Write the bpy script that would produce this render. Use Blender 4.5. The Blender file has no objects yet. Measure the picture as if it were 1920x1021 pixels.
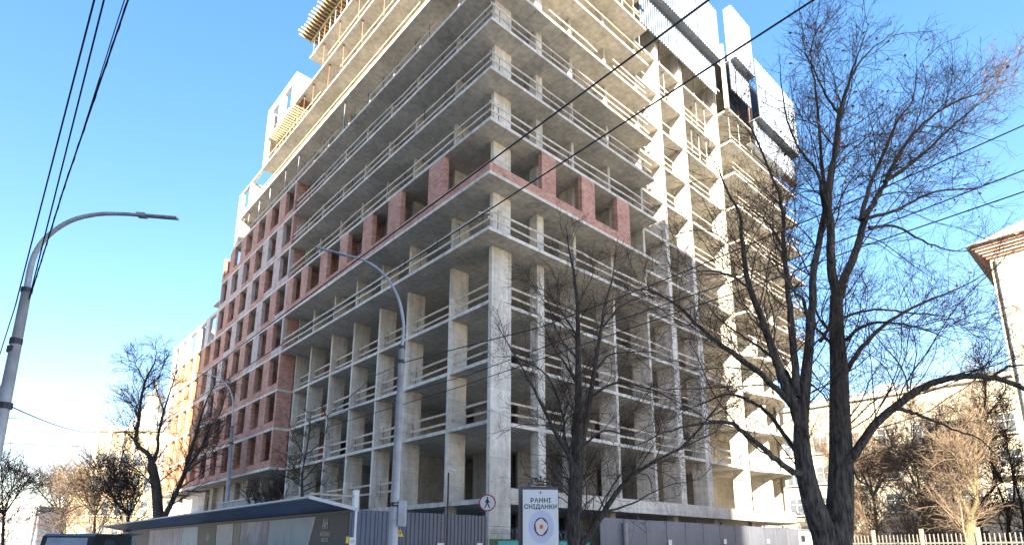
import bpy, math, random
import numpy as np
from mathutils import Vector, Matrix
random.seed(7); rng = np.random.default_rng(11)
PI = math.pi
scene = bpy.context.scene
COL = scene.collection

# ------------------------------------------------------------------ camera
F, CY, PITCH, ROLL = 1120.53, 764.5, 0.2305, 0.0032
CAM = np.array([0.0, 0.0, 1.6])
cfw = np.array([0, math.cos(PITCH), math.sin(PITCH)])
_u = np.array([0, -math.sin(PITCH), math.cos(PITCH)]); _x = np.array([1.0, 0, 0])
crt = _x*math.cos(ROLL) + _u*math.sin(ROLL)
cup = -_x*math.sin(ROLL) + _u*math.cos(ROLL)
cd = bpy.data.cameras.new('camera'); cam = bpy.data.objects.new('camera', cd); COL.objects.link(cam)
cam.matrix_world = Matrix(((crt[0], cup[0], -cfw[0], CAM[0]), (crt[1], cup[1], -cfw[1], CAM[1]), (crt[2], cup[2], -cfw[2], CAM[2]), (0, 0, 0, 1)))
cd.sensor_fit = 'HORIZONTAL'; cd.sensor_width = 36; cd.lens = F/1920*36
cd.shift_y = (CY-510.5)/1920; cd.clip_end = 3000; cd.clip_start = 0.05
scene.camera = cam

# ------------------------------------------------------------------ light
TH = 2.306; PHI = TH-PI/2                       # the building's street side runs along TH
O = np.array([-1.2344, 28.1077, 0.0])
DL = np.array([math.cos(TH), math.sin(TH), 0]); DR = np.array([math.sin(TH), -math.cos(TH), 0])
sun_local = np.array([1, .73, -.545])
sdir = DR*sun_local[0] + DL*sun_local[1] + np.array([0, 0, sun_local[2]]); sdir /= np.linalg.norm(sdir)
sl = bpy.data.lights.new('sun', 'SUN'); sl.energy = 4.6; sl.angle = math.radians(.5); sl.color = (1, .88, .70)
so = bpy.data.objects.new('sun', sl); COL.objects.link(so)
so.rotation_euler = Vector(sdir).to_track_quat('-Z', 'Y').to_euler()
w = bpy.data.worlds.new('World'); scene.world = w; w.use_nodes = True
wn = w.node_tree.nodes; wl = w.node_tree.links
sky = wn.new('ShaderNodeTexSky'); sky.sky_type = 'NISHITA'; sky.sun_disc = False
sky.sun_elevation = math.asin(-sdir[2]); sky.sun_rotation = math.atan2(-sdir[0], -sdir[1])
sky.air_density = 1.1; sky.dust_density = 0.35; sky.ozone_density = 1.3
wn['Background'].inputs[1].default_value = .112
mt_ = wn.new('ShaderNodeVectorMath'); mt_.operation = 'MULTIPLY'; mt_.inputs[1].default_value = (1.02, .90, .96)
hs = wn.new('ShaderNodeHueSaturation'); hs.inputs['Saturation'].default_value = 1.46
gm = wn.new('ShaderNodeGamma'); gm.inputs[1].default_value = .80
wl.new(sky.outputs[0], gm.inputs[0]); wl.new(gm.outputs[0], hs.inputs['Color']); wl.new(hs.outputs[0], mt_.inputs[0]); wl.new(mt_.outputs[0], wn['Background'].inputs[0])
vs = scene.view_settings; vs.view_transform = 'Standard'; vs.look = 'None'; vs.gamma = 1; vs.exposure = 2.5
vs.use_curve_mapping = False
scene.cycles.max_bounces = 10; scene.cycles.diffuse_bounces = 8

# ------------------------------------------------------------------ projection helpers (pixels of the 1920 wide photograph)
def ray(px, py): return cfw + crt*(px-960)/F - cup*(py-CY)/F
def at(px, py, d):
    r = ray(px, py); return CAM + r*d/r[1]
def atz(px, py, z):
    r = ray(px, py); return CAM + r*(z-CAM[2])/r[2]
def loc(P):
    d = np.asarray(P)-O; return np.array([d@DR, d@DL, P[2]])
def wor(x, y, z=0): return O + DR*x + DL*y + np.array([0, 0, z])

# ------------------------------------------------------------------ materials
def new_mat(name, rough=.85, metal=0.0):
    m = bpy.data.materials.new(name); m.use_nodes = True
    b = m.node_tree.nodes['Principled BSDF']; b.inputs['Roughness'].default_value = rough; b.inputs['Metallic'].default_value = metal
    return m, m.node_tree.nodes, m.node_tree.links, b
def N(n, t, **k):
    o = n.new(t)
    for a, v in k.items(): setattr(o, a, v)
    return o
def mixc(n, l, fac, a, b, typ='MIX'):
    m = n.new('ShaderNodeMix'); m.data_type = 'RGBA'; m.blend_type = typ
    for s, v in ((m.inputs[0], fac), (m.inputs[6], a), (m.inputs[7], b)):
        if hasattr(v, 'links'): l.new(v, s)
        else: s.default_value = v if not isinstance(v, tuple) else (*v, 1)[:4]
    return m.outputs[2]
def noise(n, l, vec, scale, detail=4, rough=.6):
    t = n.new('ShaderNodeTexNoise'); t.inputs['Scale'].default_value = scale; t.inputs['Detail'].default_value = detail
    t.inputs['Roughness'].default_value = rough
    if vec is not None: l.new(vec, t.inputs['Vector'])
    return t.outputs[0]
def ramp(n, l, fac, stops):
    r = n.new('ShaderNodeValToRGB'); e = r.color_ramp.elements
    while len(e) < len(stops): e.new(.5)
    for i, (p, c) in enumerate(stops): e[i].position = p; e[i].color = (c, c, c, 1) if not isinstance(c, tuple) else (*c, 1)
    l.new(fac, r.inputs[0]); return r.outputs[0]
def mapping(n, l, vec, sc):
    m = n.new('ShaderNodeMapping'); m.inputs['Scale'].default_value = sc; l.new(vec, m.inputs[0]); return m.outputs[0]
def wallcoord(n, l):
    """(x+y, z) on walls, (x, y) on floors and soffits"""
    tc = n.new('ShaderNodeTexCoord'); s = n.new('ShaderNodeSeparateXYZ'); l.new(tc.outputs['Object'], s.inputs[0])
    a = N(n, 'ShaderNodeMath', operation='ADD'); l.new(s.outputs[0], a.inputs[0]); l.new(s.outputs[1], a.inputs[1])
    c1 = n.new('ShaderNodeCombineXYZ'); l.new(a.outputs[0], c1.inputs[0]); l.new(s.outputs[2], c1.inputs[1])
    c2 = n.new('ShaderNodeCombineXYZ'); l.new(s.outputs[1], c2.inputs[0]); l.new(s.outputs[0], c2.inputs[1])
    sn = n.new('ShaderNodeSeparateXYZ'); l.new(tc.outputs['Normal'], sn.inputs[0])
    ab = N(n, 'ShaderNodeMath', operation='ABSOLUTE'); l.new(sn.outputs[2], ab.inputs[0])
    gt = N(n, 'ShaderNodeMath', operation='GREATER_THAN'); l.new(ab.outputs[0], gt.inputs[0]); gt.inputs[1].default_value = .5
    m = n.new('ShaderNodeMix'); m.data_type = 'VECTOR'
    l.new(gt.outputs[0], m.inputs[0]); l.new(c1.outputs[0], m.inputs[4]); l.new(c2.outputs[0], m.inputs[5])
    return m.outputs[1], tc.outputs['Object'], gt.outputs[0]
def bump(n, l, h, b, st=.3, dist=.02):
    u = n.new('ShaderNodeBump'); u.inputs['Strength'].default_value = st; u.inputs['Distance'].default_value = dist
    l.new(h, u.inputs['Height']); l.new(u.outputs[0], b.inputs['Normal'])
def concrete(name, base, warm=.0, stain=.5, panel=(1.22, 2.44)):
    m, n, l, b = new_mat(name, .9)
    wc, ob, isflat = wallcoord(n, l)
    c = (base*(1+warm*.5), base, base*(1-warm))
    big = noise(n, l, ob, .35, 5, .65); med = noise(n, l, ob, 2.6, 6, .7); fine = noise(n, l, ob, 22, 3, .6)
    f1 = ramp(n, l, big, [(.32, .70), (.62, 1.0)]); f2 = ramp(n, l, med, [(.30, 1-.38*stain), (.60, 1.06)])
    col = mixc(n, l, 1.0, (*c, 1), f1, 'MULTIPLY'); col = mixc(n, l, 1.0, col, f2, 'MULTIPLY')
    # run-off streaks on walls
    sv = mapping(n, l, ob, (3.2, 3.2, .16)); st = ramp(n, l, noise(n, l, sv, 1.0, 5, .65), [(.40, .78), (.56, 1.03)])
    col = mixc(n, l, .75, col, mixc(n, l, 1.0, col, st, 'MULTIPLY'))
    # formwork sheets and their joints, each sheet a slightly different grey
    br = n.new('ShaderNodeTexBrick'); br.inputs['Scale'].default_value = 1; br.inputs['Brick Width'].default_value = panel[1]
    br.inputs['Row Height'].default_value = panel[0]; br.inputs['Mortar Size'].default_value = .012; br.inputs['Mortar Smooth'].default_value = .3
    br.inputs['Color1'].default_value = (.86, .86, .86, 1); br.inputs['Color2'].default_value = (1.04, 1.04, 1.04, 1); br.inputs['Mortar'].default_value = (.60, .60, .60, 1)
    l.new(wc, br.inputs['Vector']); col = mixc(n, l, 1.0, col, br.outputs[0], 'MULTIPLY')
    # blotches left by release oil
    bl = ramp(n, l, noise(n, l, ob, .9, 7, .8), [(.56, 1.0), (.68, .74)]); col = mixc(n, l, .8, col, mixc(n, l, 1.0, col, bl, 'MULTIPLY'))
    l.new(col, b.inputs['Base Color'])
    h = N(n, 'ShaderNodeMath', operation='ADD'); l.new(med, h.inputs[0]); l.new(fine, h.inputs[1]); bump(n, l, h.outputs[0], b, .35, .012)
    return m
def brick(name, c1, c2, mortar, patch=(.5, .45, .42), pf=.0):
    m, n, l, b = new_mat(name, .92)
    wc, ob, _ = wallcoord(n, l)
    br = n.new('ShaderNodeTexBrick'); br.inputs['Scale'].default_value = 1; br.inputs['Brick Width'].default_value = .27
    br.inputs['Row Height'].default_value = .128; br.inputs['Mortar Size'].default_value = .011; br.inputs['Mortar Smooth'].default_value = .25; br.inputs['Bias'].default_value = -.1
    br.inputs['Color1'].default_value = (*c1, 1); br.inputs['Color2'].default_value = (*c2, 1); br.inputs['Mortar'].default_value = (*mortar, 1)
    l.new(wc, br.inputs['Vector'])
    cell = mapping(n, l, wc, (3.7, 7.8, 1)); vor = n.new('ShaderNodeTexVoronoi'); vor.inputs['Scale'].default_value = 1; l.new(cell, vor.inputs['Vector'])
    sp = n.new('ShaderNodeSeparateColor'); l.new(vor.outputs['Color'], sp.inputs[0])
    col = mixc(n, l, ramp(n, l, sp.outputs[0], [(.66, 0.0), (.85, .38)]), br.outputs[0], (c1[0]*.45, c1[1]*.5, c1[2]*.55))
    big = ramp(n, l, noise(n, l, ob, .55, 5, .7), [(.35, .78), (.62, 1.08)]); col = mixc(n, l, 1.0, col, big, 'MULTIPLY')
    pa = ramp(n, l, noise(n, l, ob, 1.1, 6, .75), [(.60-.32*pf, 0.0), (.70-.25*pf, .35+.45*pf)]); col = mixc(n, l, pa, col, patch)
    l.new(col, b.inputs['Base Color']); bump(n, l, br.outputs[1], b, -.4, .01)
    return m
def plain(name, c, rough=.7, metal=0.0, var=.25, scale=3.0, bmp=0.0, spec=None):
    m, n, l, b = new_mat(name, rough, metal)
    tc = n.new('ShaderNodeTexCoord'); nz = noise(n, l, tc.outputs['Object'], scale, 5, .65)
    oi = n.new('ShaderNodeObjectInfo')
    r = ramp(n, l, nz, [(.3, 1-var), (.7, 1+var*.5)]); col = mixc(n, l, 1.0, (*c, 1), r, 'MULTIPLY')
    r2 = ramp(n, l, oi.outputs['Random'], [(0, 1-var*.5), (1, 1+var*.3)]); col = mixc(n, l, 1.0, col, r2, 'MULTIPLY')
    l.new(col, b.inputs['Base Color'])
    if bmp: bump(n, l, nz, b, bmp, .02)
    if spec is not None: b.inputs['Specular IOR Level'].default_value = spec
    return m
M = {}
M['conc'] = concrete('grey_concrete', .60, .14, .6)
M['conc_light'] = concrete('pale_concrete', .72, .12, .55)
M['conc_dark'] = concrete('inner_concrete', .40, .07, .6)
M['brick'] = brick('red_brick', (.43, .185, .125), (.53, .28, .205), (.54, .45, .38))
M['brick_g'] = brick('mortar_smeared_brick', (.41, .20, .15), (.52, .31, .25), (.52, .47, .42), (.54, .49, .45), .75)
M['brick_sunlit'] = brick('sunlit_orange_brick', (.50, .22, .11), (.58, .30, .16), (.5, .42, .34))  # brick copy for the far end, sun warmth put into the colour
M['wood'] = plain('raw_board', (.56, .48, .38), .8, 0, .35, 5)
M['wood_y'] = plain('yellow_formwork_timber', (.50, .40, .24), .7, 0, .3, 4)
M['ply'] = plain('formwork_plywood', (.17, .10, .06), .8, 0, .4, 2)
M['rebar'] = plain('rusty_steel', (.07, .055, .05), .8, .3, .3, 6)
M['prop'] = plain('painted_prop_steel', (.40, .20, .12), .6, .2, .5, 3)
M['prop_g'] = plain('galvanised_prop_steel', (.45, .45, .44), .5, .5, .3, 3)
M['galv'] = plain('galvanised_steel', (.42, .44, .47), .45, .55, .25, 4)
M['pole'] = plain('grey_painted_pole', (.46, .49, .53), .5, .1, .3, 3, .1)
M['poledark'] = plain('dark_steel_pole', (.05, .05, .06), .5, .3, .3, 5)
M['cable'] = plain('black_cable', (.015, .017, .028), .6, 0, .2, 5)
M['navy'] = plain('navy_fence_sheet', (.11, .135, .185), .45, .15, .22, 1.2)
M['navy2'] = plain('violet_grey_fence_sheet', (.16, .175, .22), .5, .1, .25, .9)
M['green'] = plain('green_fence_sheet', (.07, .15, .085), .5, .1, .3, 1.2)
M['teal'] = plain('turquoise_sheet', (.05, .38, .36), .6, 0, .2, 2)
M['white'] = plain('white_paint', (.78, .78, .77), .5, 0, .12, 3)
M['black'] = plain('black_paint', (.02, .02, .022), .5, 0, .2, 4)
M['red'] = plain('red_paint', (.42, .02, .05), .45, 0, .15, 4)
M['asphalt'] = plain('asphalt', (.15, .15, .148), .9, 0, .35, 1.5, .3)
M['paving'] = plain('concrete_paving', (.42, .41, .39), .9, 0, .3, 1.2, .2)
M['earth'] = plain('bare_earth', (.27, .265, .255), .95, 0, .4, .3, .3)
def cladding():
    m, n, l, b = new_mat('film_faced_screen_sheet', .42, .6)
    tc = n.new('ShaderNodeTexCoord'); ob = tc.outputs['Object']
    v = mapping(n, l, ob, (2.4, 2.4, .10)); s = ramp(n, l, noise(n, l, v, 1.3, 5, .6), [(.38, .68), (.60, 1.1)])
    s2 = ramp(n, l, noise(n, l, ob, .5, 4, .6), [(.35, .80), (.65, 1.05)])
    col = mixc(n, l, 1.0, (.21, .25, .30), s, 'MULTIPLY'); col = mixc(n, l, 1.0, col, s2, 'MULTIPLY')
    l.new(col, b.inputs['Base Color']); return m
M['clad'] = cladding()
M['clad_side'] = plain('white_screen_edge', (.60, .61, .62), .5, .1, .1, 2)
def bark(name, c, c2):
    m, n, l, b = new_mat(name, .95)
    tc = n.new('ShaderNodeTexCoord'); ob = tc.outputs['Object']
    v = mapping(n, l, ob, (1, 1, .14)); a = noise(n, l, v, 26, 6, .7); g = noise(n, l, ob, 1.4, 4, .6)
    col = mixc(n, l, ramp(n, l, a, [(.40, 0.0), (.62, 1.0)]), c, c2)
    col = mixc(n, l, 1.0, col, ramp(n, l, g, [(.3, .7), (.65, 1.15)]), 'MULTIPLY')
    l.new(col, b.inputs['Base Color']); bump(n, l, a, b, 1.0, .03); b.inputs['Specular IOR Level'].default_value = .15
    return m
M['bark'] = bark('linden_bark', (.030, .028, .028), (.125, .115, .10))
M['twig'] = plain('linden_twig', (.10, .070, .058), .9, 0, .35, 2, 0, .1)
M['bark_y'] = bark('sunlit_bark', (.10, .085, .05), (.22, .19, .11))  # paler bark copy, the sun on the trunks put into its colour
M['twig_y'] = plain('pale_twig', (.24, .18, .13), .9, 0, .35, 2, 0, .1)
M['leaf'] = plain('dry_leaf', (.38, .16, .08), .8, 0, .4, 6)

# ------------------------------------------------------------------ mesh helpers
class MB:
    def __init__(s, origin=(0, 0, 0)): s.v = []; s.f = []; s.o = origin
    def box(s, x0, x1, y0, y1, z0, z1):
        ox, oy, oz = s.o; k = len(s.v)
        s.v += [(x-ox, y-oy, z-oz) for z in (z0, z1) for x, y in ((x0, y0), (x1, y0), (x1, y1), (x0, y1))]
        s.f += [(k, k+3, k+2, k+1), (k+4, k+5, k+6, k+7), (k, k+1, k+5, k+4), (k+1, k+2, k+6, k+5), (k+2, k+3, k+7, k+6), (k+3, k, k+4, k+7)]
        return s
    def prism(s, poly, z0, z1):
        ox, oy, oz = s.o; k = len(s.v); n = len(poly)
        a = sum(poly[i][0]*poly[(i+1) % n][1]-poly[(i+1) % n][0]*poly[i][1] for i in range(n))
        if a < 0: poly = poly[::-1]
        s.v += [(x-ox, y-oy, z-oz) for z in (z0, z1) for x, y in poly]
        s.f += [tuple(range(k+n-1, k-1, -1)), tuple(range(k+n, k+2*n))]
        s.f += [(k+i, k+(i+1) % n, k+n+(i+1) % n, k+n+i) for i in range(n)]
        return s
    def poly(s, pts):
        k = len(s.v); s.v += [tuple(np.array(p)-np.array(s.o)) for p in pts]; s.f.append(tuple(range(k, k+len(pts)))); return s
    def slabpoly(s, pts, thick):
        """a flat outline (3-D points) given a thickness along its normal"""
        P = [np.array(p, float)-np.array(s.o) for p in pts]; nrm = np.cross(P[1]-P[0], P[2]-P[1]); nrm = nrm/np.linalg.norm(nrm)*thick
        k = len(s.v); n = len(P); s.v += [tuple(p) for p in P]+[tuple(p-nrm) for p in P]
        s.f += [tuple(range(k, k+n)), tuple(range(k+2*n-1, k+n-1, -1))]
        s.f += [(k+(i+1) % n, k+i, k+n+i, k+n+(i+1) % n) for i in range(n)]; return s
    def tube(s, pts, rad, n=8, caps=True):
        pts = [np.array(p, float)-np.array(s.o) for p in pts]
        if not hasattr(rad, '__len__'): rad = [rad]*len(pts)
        k = len(s.v); ref = np.array([.31, .17, .93])
        for i, p in enumerate(pts):
            t = pts[min(i+1, len(pts)-1)]-pts[max(i-1, 0)]; t = t/(np.linalg.norm(t)+1e-9)
            if abs(t@ref) > .98: ref = np.array([1., .1, 0])
            a = np.cross(t, ref); a /= np.linalg.norm(a); b = np.cross(t, a)
            for j in range(n):
                q = 2*PI*j/n; s.v.append(tuple(p+rad[i]*(a*math.cos(q)+b*math.sin(q))))
        for i in range(len(pts)-1):
            for j in range(n):
                s.f.append((k+i*n+j, k+i*n+(j+1) % n, k+(i+1)*n+(j+1) % n, k+(i+1)*n+j))
        if caps:
            s.f.append(tuple(range(k, k+n))); e = k+(len(pts)-1)*n; s.f.append(tuple(range(e+n-1, e-1, -1)))
        return s
    def mesh(s, name, mat, smooth=False):
        me = bpy.data.meshes.new(name); me.from_pydata(s.v, [], s.f)
        if mat is not None: me.materials.append(mat)
        if smooth: me.polygons.foreach_set('use_smooth', [True]*len(me.polygons))
        me.update(); return me
    def build(s, name, mat, parent=None, smooth=False, **props):
        return link(name, s.mesh(name, mat, smooth), parent, **props)
def link(name, data, parent=None, loc_=(0, 0, 0), rot=None, **props):
    o = bpy.data.objects.new(name, data); COL.objects.link(o)
    if parent is not None: o.parent = parent
    o.location = loc_
    if rot is not None: o.rotation_euler = rot
    for a, v in props.items(): o[a] = v
    return o
def thing(name, label, cat, loc_, rz=0.0, group=None):
    o = link(name, None, None, loc_, (0, 0, rz), label=label, category=cat)
    o.empty_display_size = .3
    if group: o['group'] = group
    return o
def text_mesh(body, size, mat, parent, loc_, rot, name, extrude=.003, align='CENTER', spacing=1.0, sx=1.0, bold=0.0):
    c = bpy.data.curves.new('lettering', 'FONT'); c.body = body; c.size = size; c.extrude = extrude; c.offset = bold; c.align_x = align; c.space_character = spacing
    t = bpy.data.objects.new('lettering', c); COL.objects.link(t)
    bpy.context.view_layer.update()
    me = bpy.data.meshes.new_from_object(t.evaluated_get(bpy.context.evaluated_depsgraph_get()))
    bpy.data.objects.remove(t); bpy.data.curves.remove(c)
    me.materials.clear(); me.materials.append(mat)
    o = link(name, me, parent, loc_, rot); o.scale = (sx, 1, 1); return o

# ------------------------------------------------------------------ ground (never in frame: the camera looks up, but the light bounces off it)
MB().prism([(-900, -900), (900, -900), (900, 900), (-900, 900)], -.5, 0).build('ground', M['earth'], kind='structure')
rd = MB(); a, b_, c_, d_ = wor(-30, -200, 0), wor(-14, -200, 0), wor(-14, 300, 0), wor(-30, 300, 0)
rd.prism([tuple(p[:2]) for p in (a, b_, c_, d_)], .001, .012).build('road', M['asphalt'], kind='structure')
pv = MB(); pv.prism([tuple(wor(x, y)[:2]) for x, y in ((-13.6, -200), (-7.4, -200), (-7.4, 300), (-13.6, 300))], 0.0, .12)
pv.build('pavement', M['paving'], kind='structure')
MB().prism([tuple(wor(x, y)[:2]) for x, y in ((-14, -200), (-13.62, -200), (-13.62, 300), (-14, 300))], 0.0, .14).build('kerb', M['conc_light'], kind='structure')
pv = MB(); pv.prism([tuple(wor(x, y)[:2]) for x, y in ((-33.5, -200), (-30, -200), (-30, 300), (-33.5, 300))], 0.0, .12); pv.build('far_pavement', M['paving'], kind='structure')

# ------------------------------------------------------------------ the building under construction
B = thing('unfinished_building', 'unfinished concrete frame tower with brick infill, open floors, guard boards and no facade', 'building', tuple(O), PHI)
def Z(n): return 17.74+3.3*(n-5) if n > 1 else 3.80       # underside of floor slab n
TK = .20
def part(name, mat, fn, **k):
    m = MB(); fn(m); return m.build(name, M[mat], B, **k)
def bpart(name, mat, *bx): return part(name, mat, lambda m: [m.box(*q) for q in bx])
LY = [1.2, 4.87, 9.5, 13.05, 16.75, 20.35, 24.2, 27.15]
def arc(cx, cy, rx, ry, a0, a1, n): return [(cx+rx*math.cos(math.radians(a0+(a1-a0)*i/n)), cy+ry*math.sin(math.radians(a0+(a1-a0)*i/n))) for i in range(n+1)]
curve = [(29.6, 1.25)]+arc(33.5, 5.0, 5.6, 4.6, -118, 0, 12)+[(39.1, 15)]
YE = {1: 49, 2: 67.3, 3: 67.3, 4: 67.3, 5: 67.3, 6: 67.3, 7: 67.3, 8: 48.17, 9: 48.17, 10: 45.1, 11: 45.1, 12: 38.1, 13: 38.1, 14: 27.4}
for n in range(1, 15):
    z = Z(n); ye = YE[n]
    if n == 1: pl = [(1.25, 1.2), (29.6, 1.2)]+curve[1:]+[(13, 15), (13, ye), (1.5, ye)]
    elif n < 5: pl = [(1.25, 1.2), (29.6, 1.2)]+curve[1:]+[(13, 15), (13, ye), (0, ye), (0, 27.6), (1.25, 27.6)]
    elif n == 5: pl = [(0, 0), (15.63, 0), (15.63, 1.25), (29.6, 1.25)]+curve[1:]+[(13, 15), (13, ye), (0, ye)]
    elif n < 13: pl = [(0, 0), (15.63, 0), (15.63, 1.25), (28.4, 1.25), (28.4, 0), (41.8, 0), (41.8, 15), (13, 15), (13, ye), (0, ye)]
    elif n == 13: pl = [(0, 0), (15.63, 0), (15.63, 1.25), (40.5, 1.25), (40.5, 15), (13, 15), (13, ye), (0, ye)]
    else: pl = [(0, 0), (15.2, 0), (15.2, 1.25), (34, 1.25), (34, 15), (13, 15), (13, ye), (0, ye)]
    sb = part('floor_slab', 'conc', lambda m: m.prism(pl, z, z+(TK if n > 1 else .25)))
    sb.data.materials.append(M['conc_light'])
    for p_ in sb.data.polygons[2:]: p_.material_index = 1  # edges take the paler concrete, sky light on them put into colour
part('floor_slab', 'conc_light', lambda m: m.prism([(15.63, 1.25), (28, 1.25), (28, 12), (15.63, 12)], 50.74, 50.94))
# the base band on the right-hand side
bpart('base_band', 'conc_light', (2.62, 29.4, 1.195, 1.42, 4.06, 4.62))
part('base_band', 'conc_light', lambda m: [m.slabpoly([(*curve[i], 3.9), (*curve[i+1], 3.9), (*curve[i+1], 4.7), (*curve[i], 4.7)], .2) for i in range(0, 13)])
# columns
def zl(n): return (Z(n)+(TK if n > 1 else .25), Z(n+1))
for n in range(0, 14):
    z0, z1 = (0, Z(1)) if n == 0 else zl(n)
    lo = n < 5
    if n > 0 or True:
        bpart('concrete_column', 'conc_light', (1.28 if not lo else 1.26, 2.6 if not lo else 2.68, 1.21, 1.47, z0, z1))
    if n >= 1:
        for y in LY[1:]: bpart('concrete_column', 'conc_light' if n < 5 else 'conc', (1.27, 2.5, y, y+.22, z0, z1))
        bpart('concrete_column', 'conc_light', (4.72, 5.27, 1.21, 1.83, z0, z1))
        for x, d in ((7.95, 1.25), (11.7, 1.4), (15.55, 1.5)):
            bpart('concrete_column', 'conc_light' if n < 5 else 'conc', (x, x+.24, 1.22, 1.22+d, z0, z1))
    else:
        for y in (5, 13, 20, 27.2): bpart('concrete_column', 'conc', (1.6, 2.1, y, y+.4, z0, z1))
        for x in (4.7, 11.7, 18.7, 24, 30): bpart('concrete_column', 'conc', (x, x+.5, 2.0, 2.4, z0, z1))
    if n >= 1:
        for x, d, wd_ in ((18.55, 1.45, .42), (22.1, 1.2, .5), (28.0, 1.1, .5)):
            ex = .25 if lo else 0
            bpart('concrete_column', 'conc_light', (x, x+wd_+ex, 1.21, 1.21+d, z0, z1))
        if n >= 5:
            for x in (32.3, 36.4, 40.4): bpart('concrete_column', 'conc_light', (x, x+.3, 1.4, 2.8, z0, z1))
        elif n >= 1:
            bpart('concrete_column', 'conc_light', (32.6, 32.9, 1.3, 3.0, z0, z1)); bpart('concrete_column', 'conc_light', (36.3, 36.6, 2.2, 4.2, z0, z1))
    if n < 2:
        for y in ([33.5, 37, 40.5, 44, 47.5] if n else [33.5, 40.5, 47.5]): bpart('concrete_column', 'conc', (1.5, 2.6, y, y+.24, z0, z1))
# core and corridor walls with door openings
for n in range(0, 14):
    z0, z1 = (0, Z(1)) if n == 0 else zl(n)
    ye = YE[min(n+1, 14)]-.5 if n else 48
    y = 7.2; i = 0
    while y < ye-2:
        L = min(4.2, ye-y); dw = 1.1
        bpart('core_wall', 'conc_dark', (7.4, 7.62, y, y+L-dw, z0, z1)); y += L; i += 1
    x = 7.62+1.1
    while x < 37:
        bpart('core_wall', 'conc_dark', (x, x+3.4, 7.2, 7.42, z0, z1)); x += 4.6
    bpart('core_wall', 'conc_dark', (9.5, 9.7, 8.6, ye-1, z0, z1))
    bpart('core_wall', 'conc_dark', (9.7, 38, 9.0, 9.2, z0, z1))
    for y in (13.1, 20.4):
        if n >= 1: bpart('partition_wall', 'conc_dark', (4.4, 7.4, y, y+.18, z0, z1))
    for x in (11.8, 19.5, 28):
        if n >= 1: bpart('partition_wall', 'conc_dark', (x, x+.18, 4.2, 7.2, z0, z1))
# mid-right wall that closes the bays beside the curved corner on the lower floors
for n in range(1, 5):
    z0, z1 = zl(n)
    part('curved_wall', 'conc_light', lambda m: [m.slabpoly([(curve[i][0]-.35, curve[i][1]+.5, z0), (curve[i+1][0]-.35, curve[i+1][1]+.5, z0), (curve[i+1][0]-.35, curve[i+1][1]+.5, z1 if i % 3 else z0+1.0), (curve[i][0]-.35, curve[i][1]+.5, z1 if i % 3 else z0+1.0)], .2) for i in range(7, 12)])
    bpart('back_wall', 'conc', (29.2, 38.5, 5.4, 5.6, z0, z1))
# ---- brickwork of the street wing
def pier(y0, y1, n, mat, x0=0.0, x1=.34): return bpart('brick_pier', mat, (x0+.012, x1, y0, y1, Z(n)+TK, Z(n+1)))
def sill(y0, y1, n, mat, h=.58): return bpart('brick_parapet', mat, (.012, .30, y0, y1, Z(n)+TK, Z(n)+TK+h))
for n in range(2, 10):
    ye = {2: 67.1, 3: 67.1, 4: 67.1, 5: 67.1, 6: 67.1, 7: 48.15, 8: 48.15, 9: 48.15}[n]
    edge = 27.62; i = 0
    while True:
        o0 = 27.97+3.565*i; o1 = o0+(2.0 if o0 < 55 else 1.7)
        if o1 > ye: break
        mat = 'brick' if (n == 9 or n in (2, 3) or (n == 4 and i < 4) or random.random() < .4) else 'brick_g'
        if o0 > 50: mat = 'brick_sunlit'
        pier(edge, o0, n, mat); sill(o0, o1, n, mat); edge = o1; i += 1
        # deeper side wall inside every second bay
        if i % 4 == 2: bpart('brick_partition', 'brick' if o0 < 50 else 'brick_sunlit', (.34, 3.4, o1+.3, o1+.55, Z(n)+TK, Z(n+1)))
    pier(edge, ye, n, 'brick' if n == 9 else 'brick_g')
    # brick return wall towards the open part
    if n != 6: bpart('brick_wall', 'brick' if n not in (8,) else 'brick_g', (.345, 1.27, 27.63, 27.9, Z(n)+TK, Z(n+1)))
    bpart('brick_wall', 'brick', (5.2, 5.4, 28.2, ye-.3, Z(n)+TK, Z(n+1)))
# row 7 beyond: bare concrete frame with the sky showing through
for k, (a0, a1) in enumerate(((48.0, 48.6), (51.0, 52.4), (54.9, 56.2), (59.2, 60.6), (62.7, 64.2), (66.4, 67.3))):
    bpart('concrete_frame', 'conc_light', (0, .32, a0, a1, Z(7)+TK, Z(8)+.05))
bpart('concrete_frame', 'conc_light', (0, .32, 48.0, 67.3, Z(8)+.05, Z(8)+.45)); bpart('concrete_frame', 'conc_light', (.33, 4.5, 55.2, 55.45, Z(7)+TK, Z(8)+.3))
bpart('concrete_frame', 'conc_light', (.33, 6, 67.0, 67.3, Z(7)+TK, Z(8)+.4))
bpart('brick_wall', 'brick_sunlit', (.3, 12.5, 67.0, 67.3, Z(2)+TK, Z(7)))
# row 6 brick on the street side and round the corner
pr = [(4.2, 5.85), (9.0, 10.6), (12.7, 14.05), (16.3, 17.6), (19.7, 21.0), (23.3, 24.6), (26.3, 27.6)]
for a0, a1 in pr:
    pier(a0, a1, 6, 'brick'); bpart('brick_partition', 'brick', (.342, 1.26, a1-.28, a1-.02, Z(6)+TK, Z(7)))
edge = .02
for a0, a1 in pr: sill(edge, a0, 6, 'brick'); edge = a1
prr = [(3.98, 5.14), (7.48, 8.72), (11.02, 12.33)]; edge = .32
for a0, a1 in prr:
    bpart('brick_pier', 'brick', (a0, a1, .012, .33, Z(6)+TK, Z(7))); bpart('brick_parapet', 'brick', (edge, a0, .012, .29, Z(6)+TK, Z(6)+TK+.55)); edge = a1
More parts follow.
